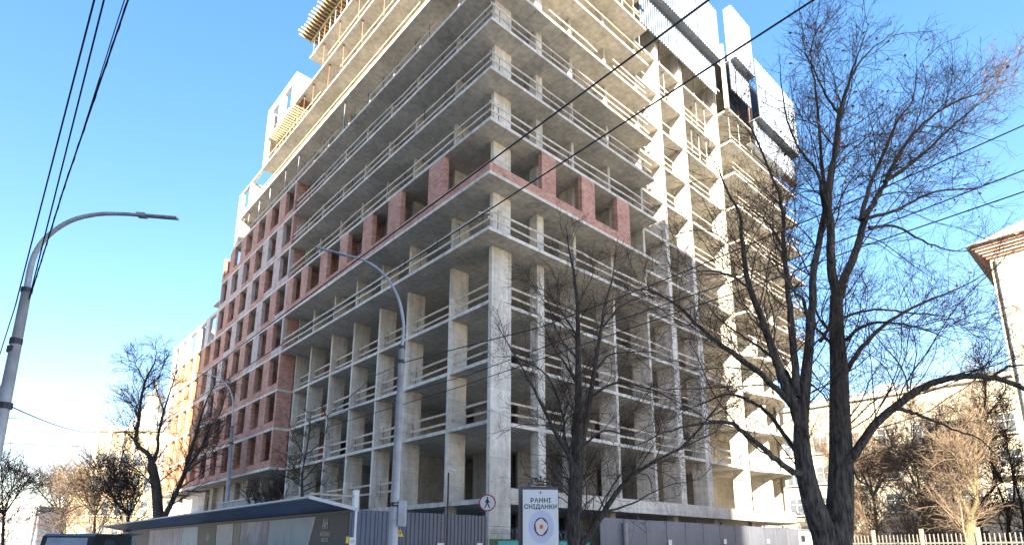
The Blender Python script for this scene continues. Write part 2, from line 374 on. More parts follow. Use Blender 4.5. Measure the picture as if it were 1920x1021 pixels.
# ---- concrete frames of the set-back top storeys, far end
Z10, Z11, Z12, Z13 = Z(10)+TK, Z(11)+TK, Z(12)+TK, Z(13)+TK
bpart('concrete_frame', 'conc_light', (.01, 3.2, 43.9, 44.15, Z10, Z(11)), (.01, .3, 44.15, 45.1, Z10, Z(11)))
bpart('concrete_frame', 'conc_light', (.01, .3, 40.9, 41.6, Z11, Z(12)), (.01, .3, 43.9, 45.1, Z11, Z(12)), (.01, .3, 41.6, 43.9, Z11, Z11+.5), (.302, 3.2, 41.0, 41.25, Z11, Z(12)))
bpart('concrete_frame', 'conc_light', (.01, .3, 38.12, 45.1, Z(12), Z12))
bpart('concrete_frame', 'conc_light', (.01, .3, 37.3, 38.1, Z12, Z(13)), (.302, 4, 37.8, 38.08, Z12, Z(13)))
bpart('concrete_frame', 'conc_light', (.01, .3, 36.75, 38.1, Z13, 48.1), (.01, .3, 33.4, 34.8, Z13, 48.1), (.01, .3, 30.5, 31.4, Z13, 48.1), (.01, .3, 34.8, 36.75, 47.2, 48.1), (.01, .3, 31.4, 33.4, 47.25, 48.1))
bpart('concrete_frame', 'conc_light', (.302, 5.5, 30.5, 30.75, Z13, 48.1)); bpart('concrete_frame', 'conc_light', (.302, 4, 37.85, 38.1, Z13, 48.0))
bpart('concrete_ledge', 'conc_light', (.0, 3, 48.2, 50.5, 29.05, 29.2))
# wooden canopy over the pavement at the far end
for i in range(5): bpart('canopy_board', 'wood', (-1.6, .0, 45.6+i*1.0, 46.35+i*1.0, 7.25-.03*i, 7.33-.03*i))
bpart('canopy_beam', 'rebar', (-1.6, 0, 45.5, 45.6, 7.1, 7.22), (-1.6, 0, 50.4, 50.5, 7.0, 7.12))
bpart('end_wall', 'conc_light', (1.5, 1.8, 50.2, 57.5, 0, 7.6), (1.8, 9, 57.2, 57.5, 0, 7.6))
bpart('end_wall', 'conc_light', (1.5, 1.8, 60.4, 67.0, 0, 7.6))
for y0 in (50.3, 47.3, 43.9, 40.4): bpart('ground_floor_panel', 'conc', (1.9, 2.0, y0-3.1, y0-.2, 4.05, Z(2)))
# ---- guard boards, their posts, props
def board(p0, p1, mat='wood', w_=.13, t=.03):
    p0 = np.array(p0); p1 = np.array(p1); d = p1-p0; L = np.linalg.norm(d); h = np.array([0, 0, w_/2]); s_ = np.cross(d/L, [0, 0, 1])*t/2
    m = MB(); k = 0
    m.v = [tuple(q) for q in (p0-h-s_, p0-h+s_, p0+h+s_, p0+h-s_, p1-h-s_, p1-h+s_, p1+h+s_, p1+h-s_)]
    m.f = [(0, 1, 2, 3), (7, 6, 5, 4), (0, 4, 5, 1), (1, 5, 6, 2), (2, 6, 7, 3), (3, 7, 4, 0)]
    return m.build('guard_board', M[mat], B)
post_me = MB().box(-.014, .014, -.014, .014, 0, 1.25).mesh('guard_post', M['rebar'])
def post(x, y, z, tilt=True):
    link('guard_post', post_me, B, (x, y, z), (random.uniform(-.05, .05), random.uniform(-.05, .05), 0))
def run_y(x, y0, y1, z, mat='wood', skip=0.0, hs=(.52, 1.05), step=3.7):
    for h in hs:
        y = y0; zo = random.uniform(-.05, .05)
        while y < y1-.4:
            L = min(step*random.uniform(.8, 1.15), y1-y)
            z2 = random.uniform(-.07, .07)
            if random.random() > skip: board((x+random.uniform(-.02, .02), y-.12, z+h+zo), (x+random.uniform(-.02, .02), y+L+.12, z+h+z2), mat)
            zo = z2; y += L
    y = y0+.6
    while y < y1: post(x+.035, y, z); y += random.uniform(1.7, 2.3)
def run_x(y, x0, x1, z, mat='wood', skip=0.0, hs=(.52, 1.05), step=3.7):
    for h in hs:
        x = x0; zo = random.uniform(-.05, .05)
        while x < x1-.4:
            L = min(step*random.uniform(.8, 1.15), x1-x); z2 = random.uniform(-.07, .07)
            if random.random() > skip: board((x-.12, y+random.uniform(-.02, .02), z+h+zo), (x+L+.12, y+random.uniform(-.02, .02), z+h+z2), mat)
            zo = z2; x += L
    x = x0+.6
    while x < x1: post(x, y+.035, z); x += random.uniform(1.7, 2.3)
for n in (5, 7, 8, 9): run_y(.12, .15, 27.4, Z(n)+TK); run_x(.12, .15, 15.3, Z(n)+TK)
run_y(.12, 6, 40.5, Z(10)+TK, 'wood', .15, (.75,), 5); run_x(.12, 5, 9.5, Z(10)+TK, 'wood', .1, (.7,)); run_x(.12, 11.5, 15.2, Z(10)+TK, 'wood')
run_y(.12, 4, 38, Z(11)+TK, 'wood_y', .1, (.35, .8), 5); run_x(.12, 3.4, 15, Z(11)+TK, 'wood_y', .1, (.8,))
run_y(.12, 4, 37, Z(12)+TK, 'wood_y', .1, (.8,), 5); run_x(.12, 12, 15.4, Z(12)+TK, 'wood_y', 0, (.8,)); run_x(.12, 7, 11.5, Z(11)+TK, 'wood_y', 0, (.9,))
run_y(.12, 8, 24, Z(13)+TK, 'wood_y', .2, (.8,), 5)
for n in range(1, 5):
    z = Z(n)+(TK if n > 1 else .75)
    for i in range(1, 7):
        if n == 1 and i in (1,): continue
        for h in (.5, 1.05): board((1.62, LY[i]+.24, z+h+random.uniform(-.05, .05)), (1.62, LY[i+1]-.01, z+h+random.uniform(-.05, .05)))
        post(1.66, LY[i+1]-.5, z)
    for h in (.5, 1.05):
        if n > 1: board((1.45, 1.5, z+h), (1.5, 4.8, z+h+random.uniform(-.05, .05)))
    if n > 1:
        for x0, x1 in ((2.7, 4.7), (5.3, 7.9), (8.25, 11.65), (12, 15.5), (15.9, 18.5), (19.3, 22.05), (23, 27.9)):
            for h in (.5, 1.05): board((x0, 1.3, z+h+random.uniform(-.06, .06)), (x1, 1.3, z+h+random.uniform(-.06, .06)))
for n in range(5, 12):
    z = Z(n)+TK
    for x0, x1 in ((16, 18.5), (19.0, 22.05), (22.7, 27.9)):
        for h in ((.5, 1.05) if random.random() < .6 else (.9,)): board((x0, 1.33, z+h), (x1, 1.33, z+h+random.uniform(-.08, .08)), 'wood')
    run_x(.12, 28.5, 41.5, z, 'wood', .15)
board((.2-.742*.62, .15+.67*.62, 18.82), (.2+.742*.62, .15-.67*.62, 18.84), 'wood', .1)
prop_me = {}
for k in ('prop', 'prop_g'):
    m = MB(); m.tube([(0, 0, 0), (0, 0, 1.7)], .038, 6); m.tube([(0, 0, 1.7), (0, 0, 3.02)], .026, 6); m.box(-.08, .08, -.08, .08, 3.02, 3.09); m.box(-.07, .07, -.07, .07, 0, .012); m.box(-.06, .06, -.02, .02, 1.66, 1.74)
    prop_me[k] = m.mesh('steel_prop', M[k])
def prop(x, y, n, k='prop'): link('steel_prop', prop_me[k], B, (x, y, Z(n)+TK), (random.uniform(-.015, .015), random.uniform(-.015, .015), random.uniform(0, 3)))
for y in (19.2, 28.4, 31.5, 35.4, 38.6, 41.8, 43.2): prop(.25, y, 10, 'prop_g')
for y in (10.5, 13.5, 17, 20.4, 23.3, 26.5, 28.5, 30): prop(.3, y, 12)
for y in (7.5, 11, 14.5, 18, 21.5, 24.8): prop(.3, y, 13)
for i, y in enumerate(np.arange(8, 28, 1.15)): prop(.35, y, 14, 'prop_g' if i % 3 else 'prop'); prop(1.6, y+.3, 14, 'prop_g')
for x in (20.2, 25.2, 26.6): prop(x, 1.5, 11, 'prop_g'); prop(x-1, 2.2, 11)
for x in (17, 19.8, 23.5, 25.2, 26.8): prop(x, 1.6, 12, 'prop_g')
for x in (24.2, 25.4, 26.6): prop(x, 1.6, 10, 'prop_g')
for x in (28.8, 30.6, 33): prop(x, .3, 11, 'prop_g'); prop(x+.3, .3, 12)
for x in (13.2, 14.7): prop(x, .4, 12, 'prop_g')
for x in (10, 13, 14.6): prop(x, .5, 13, 'prop_g')
# slab formwork on the top floor: joists across, bearers below, plywood deck above
zf = Z(15)
bm_me = MB().box(-.9, 4.2, -.04, .04, 0, .2).mesh('formwork_beam', M['wood_y'])
for i, y in enumerate(np.arange(6.0, 28.6, .46)): link('formwork_beam', bm_me, B, (random.uniform(-.2, .12), y, zf-.22), (0, 0, random.uniform(-.03, .03)))
for x in (.35, 1.65, 3.0): bpart('formwork_bearer', 'wood_y', (x, x+.08, 5.8, 28.7, zf-.43, zf-.225))
bpart('formwork_deck', 'ply', (-.55, 9, 6.0, 28.6, zf-.015, zf+.02))
bpart('formwork_deck', 'ply', (.3, 4, 29, 36.5, Z(13)-.02, Z(13)-.003))
sm_me = MB().box(-.7, 3.2, -.04, .04, 0, .16).mesh('formwork_beam', M['wood_y'])
for i, y in enumerate(np.arange(29.6, 36.4, .42)): link('formwork_beam', sm_me, B, (random.uniform(.2, .6), y, Z(13)-.75+.02*i), (0, random.uniform(-.03, .03), random.uniform(-.05, .05)))
for y in np.arange(29.8, 36.5, .9): prop(.6, y, 12, 'prop')
# ---- corrugated protection screens at the top of the right-hand side
def screen(x0, x1, y, z0, z1, rib=.30, dep=.042):
    m = MB(); n = max(2, int((x1-x0)/rib)); xs = []
    for i in range(n):
        a = x0+(x1-x0)*i/n; w_ = (x1-x0)/n
        xs += [(a, 0), (a+w_*.32, 0), (a+w_*.42, -dep), (a+w_*.9, -dep)]
    xs.append((x1, 0))
    for z in (z0, z1):
        for x, d in xs: m.v.append((x, y+d, z))
    K = len(xs); m.f = [(i, i+1, K+i+1, K+i) for i in range(K-1)]
    m.box(x0, x1, y+.01, y+.05, z0, z0+.07); m.box(x0, x1, y+.01, y+.05, z1-.07, z1)
    m.box(x0, x0+.05, y+.01, y+.05, z0+.07, z1-.07); m.box(x1-.05, x1, y+.01, y+.05, z0+.07, z1-.07)
    return m.build('screen_panel', M['clad'], B)
def soffit(x0, x1, y0, y1, z):
    m = MB(); m.box(x0, x1, y0, y1, z, z+.05)
    x = x0+.1
    while x < x1-.1: m.box(x, x+.05, y0, y1, z-.05, z); x += .2
    return m.build('screen_platform', M['galv'], B)
for a, b2 in ((15.9, 20.0), (20.03, 24.0), (24.03, 27.75)):
    screen(a, b2, .7, 42.45, 45.85); screen(a, b2, .1, 45.9, 51.5); soffit(a, b2, .13, .95, 45.92)
bpart('screen_edge', 'clad_side', (27.76, 27.8, .08, .75, 45.9, 51.5))
bpart('screen_edge', 'clad_side', (28.1, 28.14, -1.16, -.45, 45.65, 51.4))
screen(28.15, 31.85, -1.2, 45.65, 51.4); screen(28.0, 31.8, -.62, 42.45, 45.6); soffit(28.15, 31.85, -1.16, 0, 45.66)
for a, b2 in ((32.1, 36), (36.04, 40.9)): screen(a, b2, -1.2, 41.4, 48.0); screen(a-.2, b2-.2, -.62, 38.55, 41.4); soffit(a, b2, -1.16, 0, 41.42)
bpart('screen_platform', 'galv', (31.2, 41.0, -.6, 0, 38.5, 38.55))
bpart('screen_platform', 'ply', (38.5, 41.0, -.6, 0, 38.4, 38.49))
bpart('corner_post', 'conc_light', (28.02, 28.3, -.1, .2, 40.9, 47.8))
# added dark backing behind the screens, standing in for shade in the gaps
bpart('dark_backing', 'poledark', (28.5, 40.4, .35, .39, Z(12)+TK, 47.3), (15.75, 15.8, 1.3, 6, Z(12)+TK, Z(15)), (15.8, 40, 4.2, 4.25, Z(12)+TK, Z(14)))

# ------------------------------------------------------------------ site fences and hoarding
def lthing(name, label, cat, x, y, z=0.0, group=None): return thing(name, label, cat, tuple(wor(x, y, z)), PHI, group)
def sheet_mesh(wd_, h, name, mat, rib=.2, dep=.035):
    m = MB(); n = int(round(wd_/rib)); xs = []
    for i in range(n): a = i*wd_/n; w_ = wd_/n; xs += [(a, 0), (a+w_*.35, 0), (a+w_*.45, dep), (a+w_*.9, dep)]
    xs.append((wd_, 0)); K = len(xs)
    for z in (0, h): m.v += [(x, -d, z) for x, d in xs]
    m.f = [(i, i+1, K+i+1, K+i) for i in range(K-1)]
    m.f += [(K+i, K+i+1, i+1, i) for i in range(0)]
    m.box(0, wd_, .03, .07, .4, .46); m.box(0, wd_, .03, .07, h-.5, h-.44)
    return m.mesh(name, mat)
f1 = lthing('corrugated_fence', 'navy corrugated metal fence left of the walking-figure sign, under the open bays', 'fence', -7.3, -1.0)
me = sheet_mesh(1.16, 3.0, 'fence_panel', M['navy'], .193)
for i in range(6): link('fence_panel', me, f1, (i*1.085+(.0), 0 if i % 2 else .004, 0))
for i in range(4): MB().box(i*2.15, i*2.15+.08, .08, .16, 0, 3.05).build('fence_post', M['poledark'], f1)
# small things on the fence
t = lthing('warning_sign', 'yellow triangular electric hazard sign fixed on the navy fence', 'sign', *loc(at(749, 998, 0.001+24.2))[:2])
def on_fence(px, py):       # point of the navy fence plane y=-1
    r = ray(px, py); c = loc(CAM); v = np.array([r@DR, r@DL, r[2]]); k = (-1.05-c[1])/v[1]; return c+k*v
q = on_fence(750, 998); t.location = tuple(wor(q[0], -1.05, q[2]))
yel = plain('yellow_enamel', (.75, .55, .04), .5, 0, .1)
MB().slabpoly([(-.17, 0, -.14), (.17, 0, -.14), (0, 0, .16)], .01).build('plate', yel, t)
MB().slabpoly([(.02, -.004, .10), (-.05, -.004, -.02), (0, -.004, -.02), (-.03, -.004, -.11), (.06, -.004, .02), (.01, -.004, .02)], .003).build('bolt_symbol', M['black'], t)
for px, py, w_, h_, lb in ((661, 1012, .27, .36, 'white paper notice at the left end of the navy fence'), (826, 1021, .35, .3, 'white paper notice low in the middle of the navy fence'), (899, 1021, .32, .3, 'white paper notice low at the right end of the navy fence')):
    q = on_fence(px, py); t = lthing('paper_notice', lb, 'notice', q[0], -1.06, q[2]-h_*.5, 'notices on the navy fence')
    MB().box(-w_/2, w_/2, -.006, 0, -h_*.2, h_*.8).build('sheet', M['white'], t)
    MB().box(-w_*.35, w_*.35, -.009, -.0065, h_*.45, h_*.5).box(-w_*.35, w_*.2, -.009, -.0065, h_*.3, h_*.34).build('print', M['poledark'], t)
q = on_fence(651, 1011); t = lthing('yellow_tag', 'small yellow tag beside the paper notice at the fence corner', 'tag', q[0], -1.06, q[2]); MB().box(-.06, .06, -.006, 0, -.12, .12).build('plate', yel, t)
# green fence in the recess
f2 = lthing('corrugated_fence', 'low green corrugated metal fence behind the city-light billboard', 'fence', -.75, -.35)
me = sheet_mesh(1.16, 2.03, 'fence_panel', M['green'], .145)
for i in range(7): link('fence_panel', me, f2, (i*1.12, 0 if i % 2 else .004, 0))
for i in range(4): MB().box(i*2.5, i*2.5+.06, .08, .14, 0, 2.6).build('fence_post', M['poledark'], f2)
m = MB(); pts = [(s*.006*7.8/ .5 if 0 else s*.0217, .1+.21*math.cos(s*.42), 2.28+.21*math.sin(s*.42)) for s in range(0, 360)]
m.tube(pts, .009, 4); m.build('razor_wire', M['galv'], f2)
for h in (2.3, 2.62): MB().tube([(0, .1, h), (2.6, .12, h-.03), (5.2, .1, h), (7.7, .1, h)], .008, 4).build('strand', M['poledark'], f2)
MB().box(1.2, 7.6, -.06, -.045, 1.7, 1.95).build('turquoise_strip', M['teal'], f2)
# violet-grey fence on the right
f3 = lthing('sheet_fence', 'long violet-grey sheet fence right of the billboard, in front of the base band', 'fence', 7.05, -1.0)
me = MB().box(0, 2.02, 0, .05, 0, 3.18).box(0, .05, -.02, 0, 0, 3.18).mesh('fence_panel', M['navy2'])
for i in range(12):
    link('fence_panel', me, f3, (i*2.04, 0 if i % 2 else .004, random.uniform(-.01, .05)))
for i in range(8): MB().box(i*3.1+.3, i*3.1+.4, .08, .18, 0, 3.4).build('fence_post', M['poledark'], f3)
MB().tube([(1.95, -.16, 0), (1.95, -.16, 3.0)], .13, 10).build('concrete_pile', M['conc_dark'], f3)
for i, px in enumerate((1256, 1359, 1440)):
    q = on_fence(px, 1014 if i else 1016); t = lthing('paper_notice', ('white paper notice on the violet-grey fence nearest the leaning trunk', 'middle white paper notice on the violet-grey fence', 'white paper notice on the violet-grey fence nearest the big linden')[i], 'notice', q[0], -1.08, q[2], 'notices on the violet-grey fence')
    MB().box(-.18, .18, -.006, 0, -.16, .16).build('sheet', M['white'], t)
q = loc(at(1525, 1000, 36)); t = lthing('white_gate_hut', 'white metal gate hut at the end of the violet-grey fence', 'hut', 31.8, -.9)
MB().box(0, 3.2, 0, 2.4, 0, 3.1).build('wall', M['white'], t); MB().box(-.1, 3.3, -.1, 2.5, 3.1, 3.2).build('roof', M['galv'], t); MB().box(.3, 1.1, -.02, 0, 2.2, 2.7).build('window', M['poledark'], t)

# hoarding along the street with its canopy
H = lthing('site_hoarding', 'dark site hoarding with printed panels and a sloping sheet canopy over the pavement', 'hoarding', -7.3, -1.0)
HL = 42.0
dark = plain('anthracite_print', (.045, .045, .055), .55, 0, .2, 1.0); dark2 = plain('brown_grey_print', (.06, .05, .046), .55, 0, .2, 1.0)
def print_mat(name, ca, cb, cc, stretch=(3, 1.2, .18), sc=1.4):
    m, n, l, b = new_mat(name, .45)
    tc = n.new('ShaderNodeTexCoord'); v = mapping(n, l, tc.outputs['Object'], stretch)
    a = noise(n, l, v, sc, 6, .7); g = noise(n, l, tc.outputs['Object'], .6, 3, .5)
    c = mixc(n, l, ramp(n, l, a, [(.42, 0.0), (.58, 1.0)]), ca, cb); c = mixc(n, l, ramp(n, l, g, [(.45, 0.0), (.62, 1.0)]), c, cc)
    l.new(c, b.inputs['Base Color']); return m
pm = [print_mat('sky_print', (.15, .26, .34), (.25, .36, .42), (.20, .30, .38), (1, .4, .3), .8),
      print_mat('city_print', (.05, .06, .14), (.24, .28, .40), (.07, .08, .22)),
      print_mat('night_print', (.06, .05, .09), (.22, .20, .27), (.11, .15, .30)),
      print_mat('pale_print', (.25, .28, .32), (.35, .37, .41), (.22, .27, .34), (1, .5, .4))]
# base sheets
y = 0.0; i = 0
while y < HL:
    L = min(4.6, HL-y); MB().box(0, .08, y+.006, y+L-.006, 0, 2.9).build('hoarding_sheet', dark, H); y += L; i += 1
def printed(y0, y1, mt, sl0=.0, sl1=.0, zt=2.84, zb=.25):
    MB().slabpoly([(-.012, y0, zb), (-.012, y1, zb), (-.012, y1+sl1, zt), (-.012, y0+sl0, zt)][::-1], .008).build('printed_panel', mt, H)
olive = plain('olive_print', (.12, .125, .11), .5, 0, .2, 1.0)
printed(4.3, 7.9, pm[0], -1.2, 0)
MB().slabpoly([(-.014, 4.12, .25), (-.014, 4.3, .25), (-.014, 3.1, 2.84), (-.014, 2.92, 2.84)][::-1], .008).build('slanted_strip', M['conc_light'], H)
printed(7.95, 11.7, pm[1]); printed(11.75, 12.6, olive, 0, .2); printed(12.7, 15.2, pm[3], .2, .5)
printed(15.3, 18.6, dark2, .5, .6); printed(18.7, 22.6, pm[0], .6, 0); printed(22.65, 31.2, pm[2], 0, .5)
for k, (yy, zz, hh) in enumerate(((5.3, .5, 2.0), (5.65, .3, 1.5), (6.0, .4, 1.8), (6.6, .3, 1.4), (7.1, .3, 1.1), (20, .3, 1.9), (20.9, .3, 1.6), (21.6, .3, 1.9))):
    MB().box(-.018, -.0125, yy, yy+.06, zz, zz+hh).build('tower_print', pm[3], H)
for k in range(6):
    yy = 8.1+k*.58; MB().slabpoly([(-.018, yy, .3), (-.018, yy+.3, .3), (-.018, yy+.12, 1.6+.9*((k*37) % 10)/10)][::-1], .004).build('tower_print', pm[3 if k % 2 else 2], H)
for k in range(9):
    yy = 23+k*.85; MB().slabpoly([(-.018, yy, .3), (-.018, yy+.4, .3), (-.018, yy+.3, 2.6), (-.018, yy+.16, 2.0+.6*((k*37) % 10)/10)][::-1], .004).build('tower_print', pm[(3, 1, 2)[k % 3]], H)
silver = plain('silver_lettering', (.42, .42, .44), .4, .3, .1)
rotL = (PI/2, 0, -PI/2)
text_mesh('А', .55, silver, H, (-.02, 2.13, 2.34), rotL, 'lettering', sx=.6); text_mesh('Н', .55, silver, H, (-.02, 1.88, 2.34), rotL, 'lettering', sx=.6)
text_mesh('АРСЕНАЛ', .235, silver, H, (-.02, 1.95, 2.05), rotL, 'lettering', sx=.8); text_mesh('HOUSE', .235, silver, H, (-.02, 1.95, 1.83), rotL, 'lettering', sx=.8)
text_mesh('АН', .6, silver, H, (-.02, 17.1, 1.95), rotL, 'lettering', sx=.6)
MB().box(-.03, .1, 0, HL, 2.9, 2.98).build('top_rail', M['poledark'], H)
# canopy: corrugated sheet rising towards the street
cz0, cz1, cx1 = 2.99, 3.32, -1.62
m = MB(); K = int(HL/.22)
prof = []
for i in range(K): a = i*HL/K; w_ = HL/K; prof += [(a, 0), (a+w_*.5, 0), (a+w_*.6, .035), (a+w_*.92, .035)]
prof.append((HL, 0))
for (x, z) in ((.3, cz0-.05), (cx1, cz1)): m.v += [(x, yy, z+zz+.06) for yy, zz in prof]
Kp = len(prof); m.f = [(i, i+1, Kp+i+1, Kp+i) for i in range(Kp-1)]
m.build('canopy_sheet', M['clad_side'], H)
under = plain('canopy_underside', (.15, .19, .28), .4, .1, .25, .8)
i = 0
for y0 in np.arange(0, HL, 1.15):
    m = MB(); y1 = min(y0+1.14, HL)
    m.v = [(.3, y0, cz0-.05), (.3, y1, cz0-.05), (cx1, y1, cz1), (cx1, y0, cz1), (.3, y0, cz0-.02), (.3, y1, cz0-.02), (cx1, y1, cz1+.03), (cx1, y0, cz1+.03)]
    m.f = [(0, 1, 2, 3), (7, 6, 5, 4), (0, 4, 5, 1), (1, 5, 6, 2), (2, 6, 7, 3), (3, 7, 4, 0)]
    m.build('canopy_board', under, H)
MB().box(cx1-.03, cx1, 0, HL, cz1+.03, cz1+.07).build('canopy_edge', M['clad_side'], H)
m = MB(); m.v = [(.3, -.05, cz0-.06), (.3, -.002, cz0-.06), (cx1-.03, -.002, cz1-.02), (cx1-.03, -.05, cz1-.02), (.3, -.05, cz0+.08), (.3, -.002, cz0+.08), (cx1-.03, -.002, cz1+.1), (cx1-.03, -.05, cz1+.1)]
m.f = [(0, 1, 2, 3), (7, 6, 5, 4), (0, 4, 5, 1), (1, 5, 6, 2), (2, 6, 7, 3), (3, 7, 4, 0)]; m.build('canopy_edge', M['clad_side'], H)
MB().box(.12, .3, -.02, .16, 0, 3.72).build('end_post', M['white'], H); MB().box(cx1, .2, .0, .07, 3.45, 3.52).build('end_brace', M['wood'], H)
MB().box(-2.9, .1, HL+.5, HL+2.5, 2.6, 2.75).build('canopy_board', M['wood'], H)
cb = lthing('site_cabin', 'light blue ribbed site cabin behind the hoarding canopy', 'cabin', -4.6, 17.0)
m = MB(); m.box(0, 2.4, 0, 7, 0, 4.6); m.build('wall', plain('pale_blue_sheet', (.30, .40, .50), .5, .1, .15), cb)
me = MB().box(-.03, 0, 0, .1, 3.0, 4.6).mesh('rib', M['galv'])
for i in range(22): link('rib', me, cb, (0, .1+i*.31, 0))
MB().box(-.1, 2.5, -.1, 7.1, 4.6, 4.68).build('roof', M['galv'], cb)

# ------------------------------------------------------------------ street furniture
def lamp(name, label, pts, d, r0, r1, sleeve, group, extra=()):
    """pts: pixels from the foot up to the lantern"""
    P = [at(px, py, d) for px, py in pts]; base = np.array([P[0][0], P[0][1], 0]); base[:2] = P[0][:2]
    t = thing(name, label, 'street lamp', tuple(base), 0, group)
    rel = [p-base for p in P]
    k = sleeve
    low = [np.array([0, 0, 0])]+[np.array([q[0], q[1], q[2]]) for q in rel[:k+1]]
    MB().tube(low, [r0*1.28, r0*1.12]+[r0*.75]*k, 14).build('pole', M['pole'], t, True)
    # smooth arm
    arm = catmull(rel[k:-1], 6); n = len(arm)
    MB().tube(arm, [r1*(1-.35*i/n) for i in range(n)], 10).build('arm', M['pole'], t, True)
    MB().tube([rel[k]-np.array([0, 0, .03]), rel[k]+np.array([0, 0, .05])], r0*.9, 14).build('collar', M['poledark'], t)
    a, b2 = rel[-2], rel[-1]; dr = (b2-a)/np.linalg.norm(b2-a); sd = np.cross(dr, [0, 0, 1]); sd /= np.linalg.norm(sd); up = np.cross(sd, dr)
    m = MB(); L = np.linalg.norm(b2-a)
    for s0, s1, ww, tt in ((0, .22*L, .06, .03), (.2*L, L, .05, .014)):
        kk = len(m.v)
        for q in (a+dr*s0, a+dr*s1):
            m.v += [tuple(q+sd*ww+up*tt), tuple(q-sd*ww+up*tt), tuple(q-sd*ww-up*tt), tuple(q+sd*ww-up*tt)]
        m.f += [(kk, kk+1, kk+2, kk+3), (kk+7, kk+6, kk+5, kk+4), (kk, kk+4, kk+5, kk+1), (kk+1, kk+5, kk+6, kk+2), (kk+2, kk+6, kk+7, kk+3), (kk+3, kk+7, kk+4, kk)]
    m.build('lantern', M['galv'], t)
    for px, py, rr in extra:
        q = at(px, py, d)-base; MB().tube([q-np.array([0, 0, .05]), q+np.array([0, 0, .05])], rr, 12).build('clamp', M['poledark'], t)
    return t
def catmull(P, n=6):
    P = [np.array(p, float) for p in P]; P = [2*P[0]-P[1]]+P+[2*P[-1]-P[-2]]; out = []
    for i in range(1, len(P)-2):
        for j in range(n):
            t = j/n; out.append(.5*((2*P[i])+(-P[i-1]+P[i+1])*t+(2*P[i-1]-5*P[i]+4*P[i+1]-P[i+2])*t*t+(-P[i-1]+3*P[i]-3*P[i+1]+P[i+2])*t**3))
    out.append(P[-2]); return out
G = 'street lamps with curved arms'
lamp('street_lamp', 'nearest curved street lamp, rising at the left edge against the blue sky', [(-22, 905), (50, 545), (56, 508), (66, 475), (88, 444), (130, 415), (180, 402), (230, 401), (258, 403), (333, 409)], 9.5, .092, .048, 1, G, [(30, 640, .092), (25, 655, .092), (10, 760, .10)])
l2 = lamp('street_lamp', 'curved street lamp in front of the open floors, left of the corner column', [(737, 1020), (753.5, 652), (756, 625), (756, 600), (748, 562), (732, 530), (709, 504), (680, 487), (650, 478), (590, 463)], 14.5, .10, .042, 1, G, [(741, 945, .12), (752, 678, .085)])
lamp('street_lamp', 'distant curved street lamp in front of the lower brick windows', [(423, 985), (435, 800), (437, 765), (436, 745), (428, 725), (413, 710), (396, 703), (382, 700), (365, 697)], 42, .14, .055, 1, G, [(433, 830, .2)])
lamp('street_lamp', 'farthest faint street lamp over the left end of the street', [(67, 1005), (73, 965), (74, 958), (73, 950), (69, 944), (62, 939), (52, 936), (44, 936), (35, 935)], 75, .16, .08, 1, G)
# boxes hung on the middle pole
q = at(749, 950, 14.5); t = thing('junction_box', 'grey metal box strapped to the middle street lamp pole', 'box', tuple(q), 0)
MB().box(.0, .16, -.12, .12, -.45, .15).build('case', M['pole'], t); MB().box(-.12, .0, -.13, .13, .05, .08).box(-.12, .0, -.13, .13, -.3, -.27).build('strap', M['galv'], t)
# walking-figure sign
t = thing('no_pedestrians_sign', 'round white sign with red rim and black walking figure on a thin pole', 'sign', tuple(at(913, 1018, 21)*np.array([1, 1, 0])), -.04)
sz = at(910, 941.5, 21)[2]; R = .295
MB().tube([(.05, .03, 0), (.05, .03, sz+1.4)], .03, 8).build('pole', M['galv'], t)
disc = [(R*math.cos(a*PI/20), 0, sz+R*math.sin(a*PI/20)) for a in range(40)]
MB().slabpoly(disc, .012).build('plate', M['white'], t)
m = MB(); 
for a in range(40):
    a0, a1 = a*PI/20, (a+1)*PI/20; k = len(m.v)
    for rr in (R*.99, R*.86):
        for q_ in (a0, a1): m.v.append((rr*math.cos(q_), -.016, sz+rr*math.sin(q_)))
    m.f.append((k, k+1, k+3, k+2))
m.build('red_rim', M['red'], t)
def fig(pts): return [(x*R, -.018, sz+y*R) for x, y in pts]
m = MB(); m.poly(fig([(.0+.11*math.cos(a*PI/8), .56+.11*math.sin(a*PI/8)) for a in range(16)]))
m.poly(fig([(-.10, .42), (.10, .42), (.14, .1), (.1, -.05), (-.12, -.05), (-.14, .15)])); m.poly(fig([(-.12, -.04), (.02, -.04), (-.12, -.36), (-.28, -.62), (-.40, -.60), (-.24, -.32)]))
m.poly(fig([(-.02, -.04), (.12, -.04), (.2, -.3), (.36, -.60), (.24, -.64), (.06, -.32)])); m.poly(fig([(.10, .38), (.14, .28), (.24, .12), (.36, .02), (.30, -.04), (.16, .06), (.06, .24)]))
m.poly(fig([(-.10, .40), (-.22, .24), (-.30, .02), (-.22, .0), (-.14, .18), (-.06, .28)])); m.build('walking_figure', M['black'], t)
MB().tube([(-.02, .03, sz+.35), (.02, .04, sz+1.9)], .035, 4).build('wooden_stake', M['wood'], t)
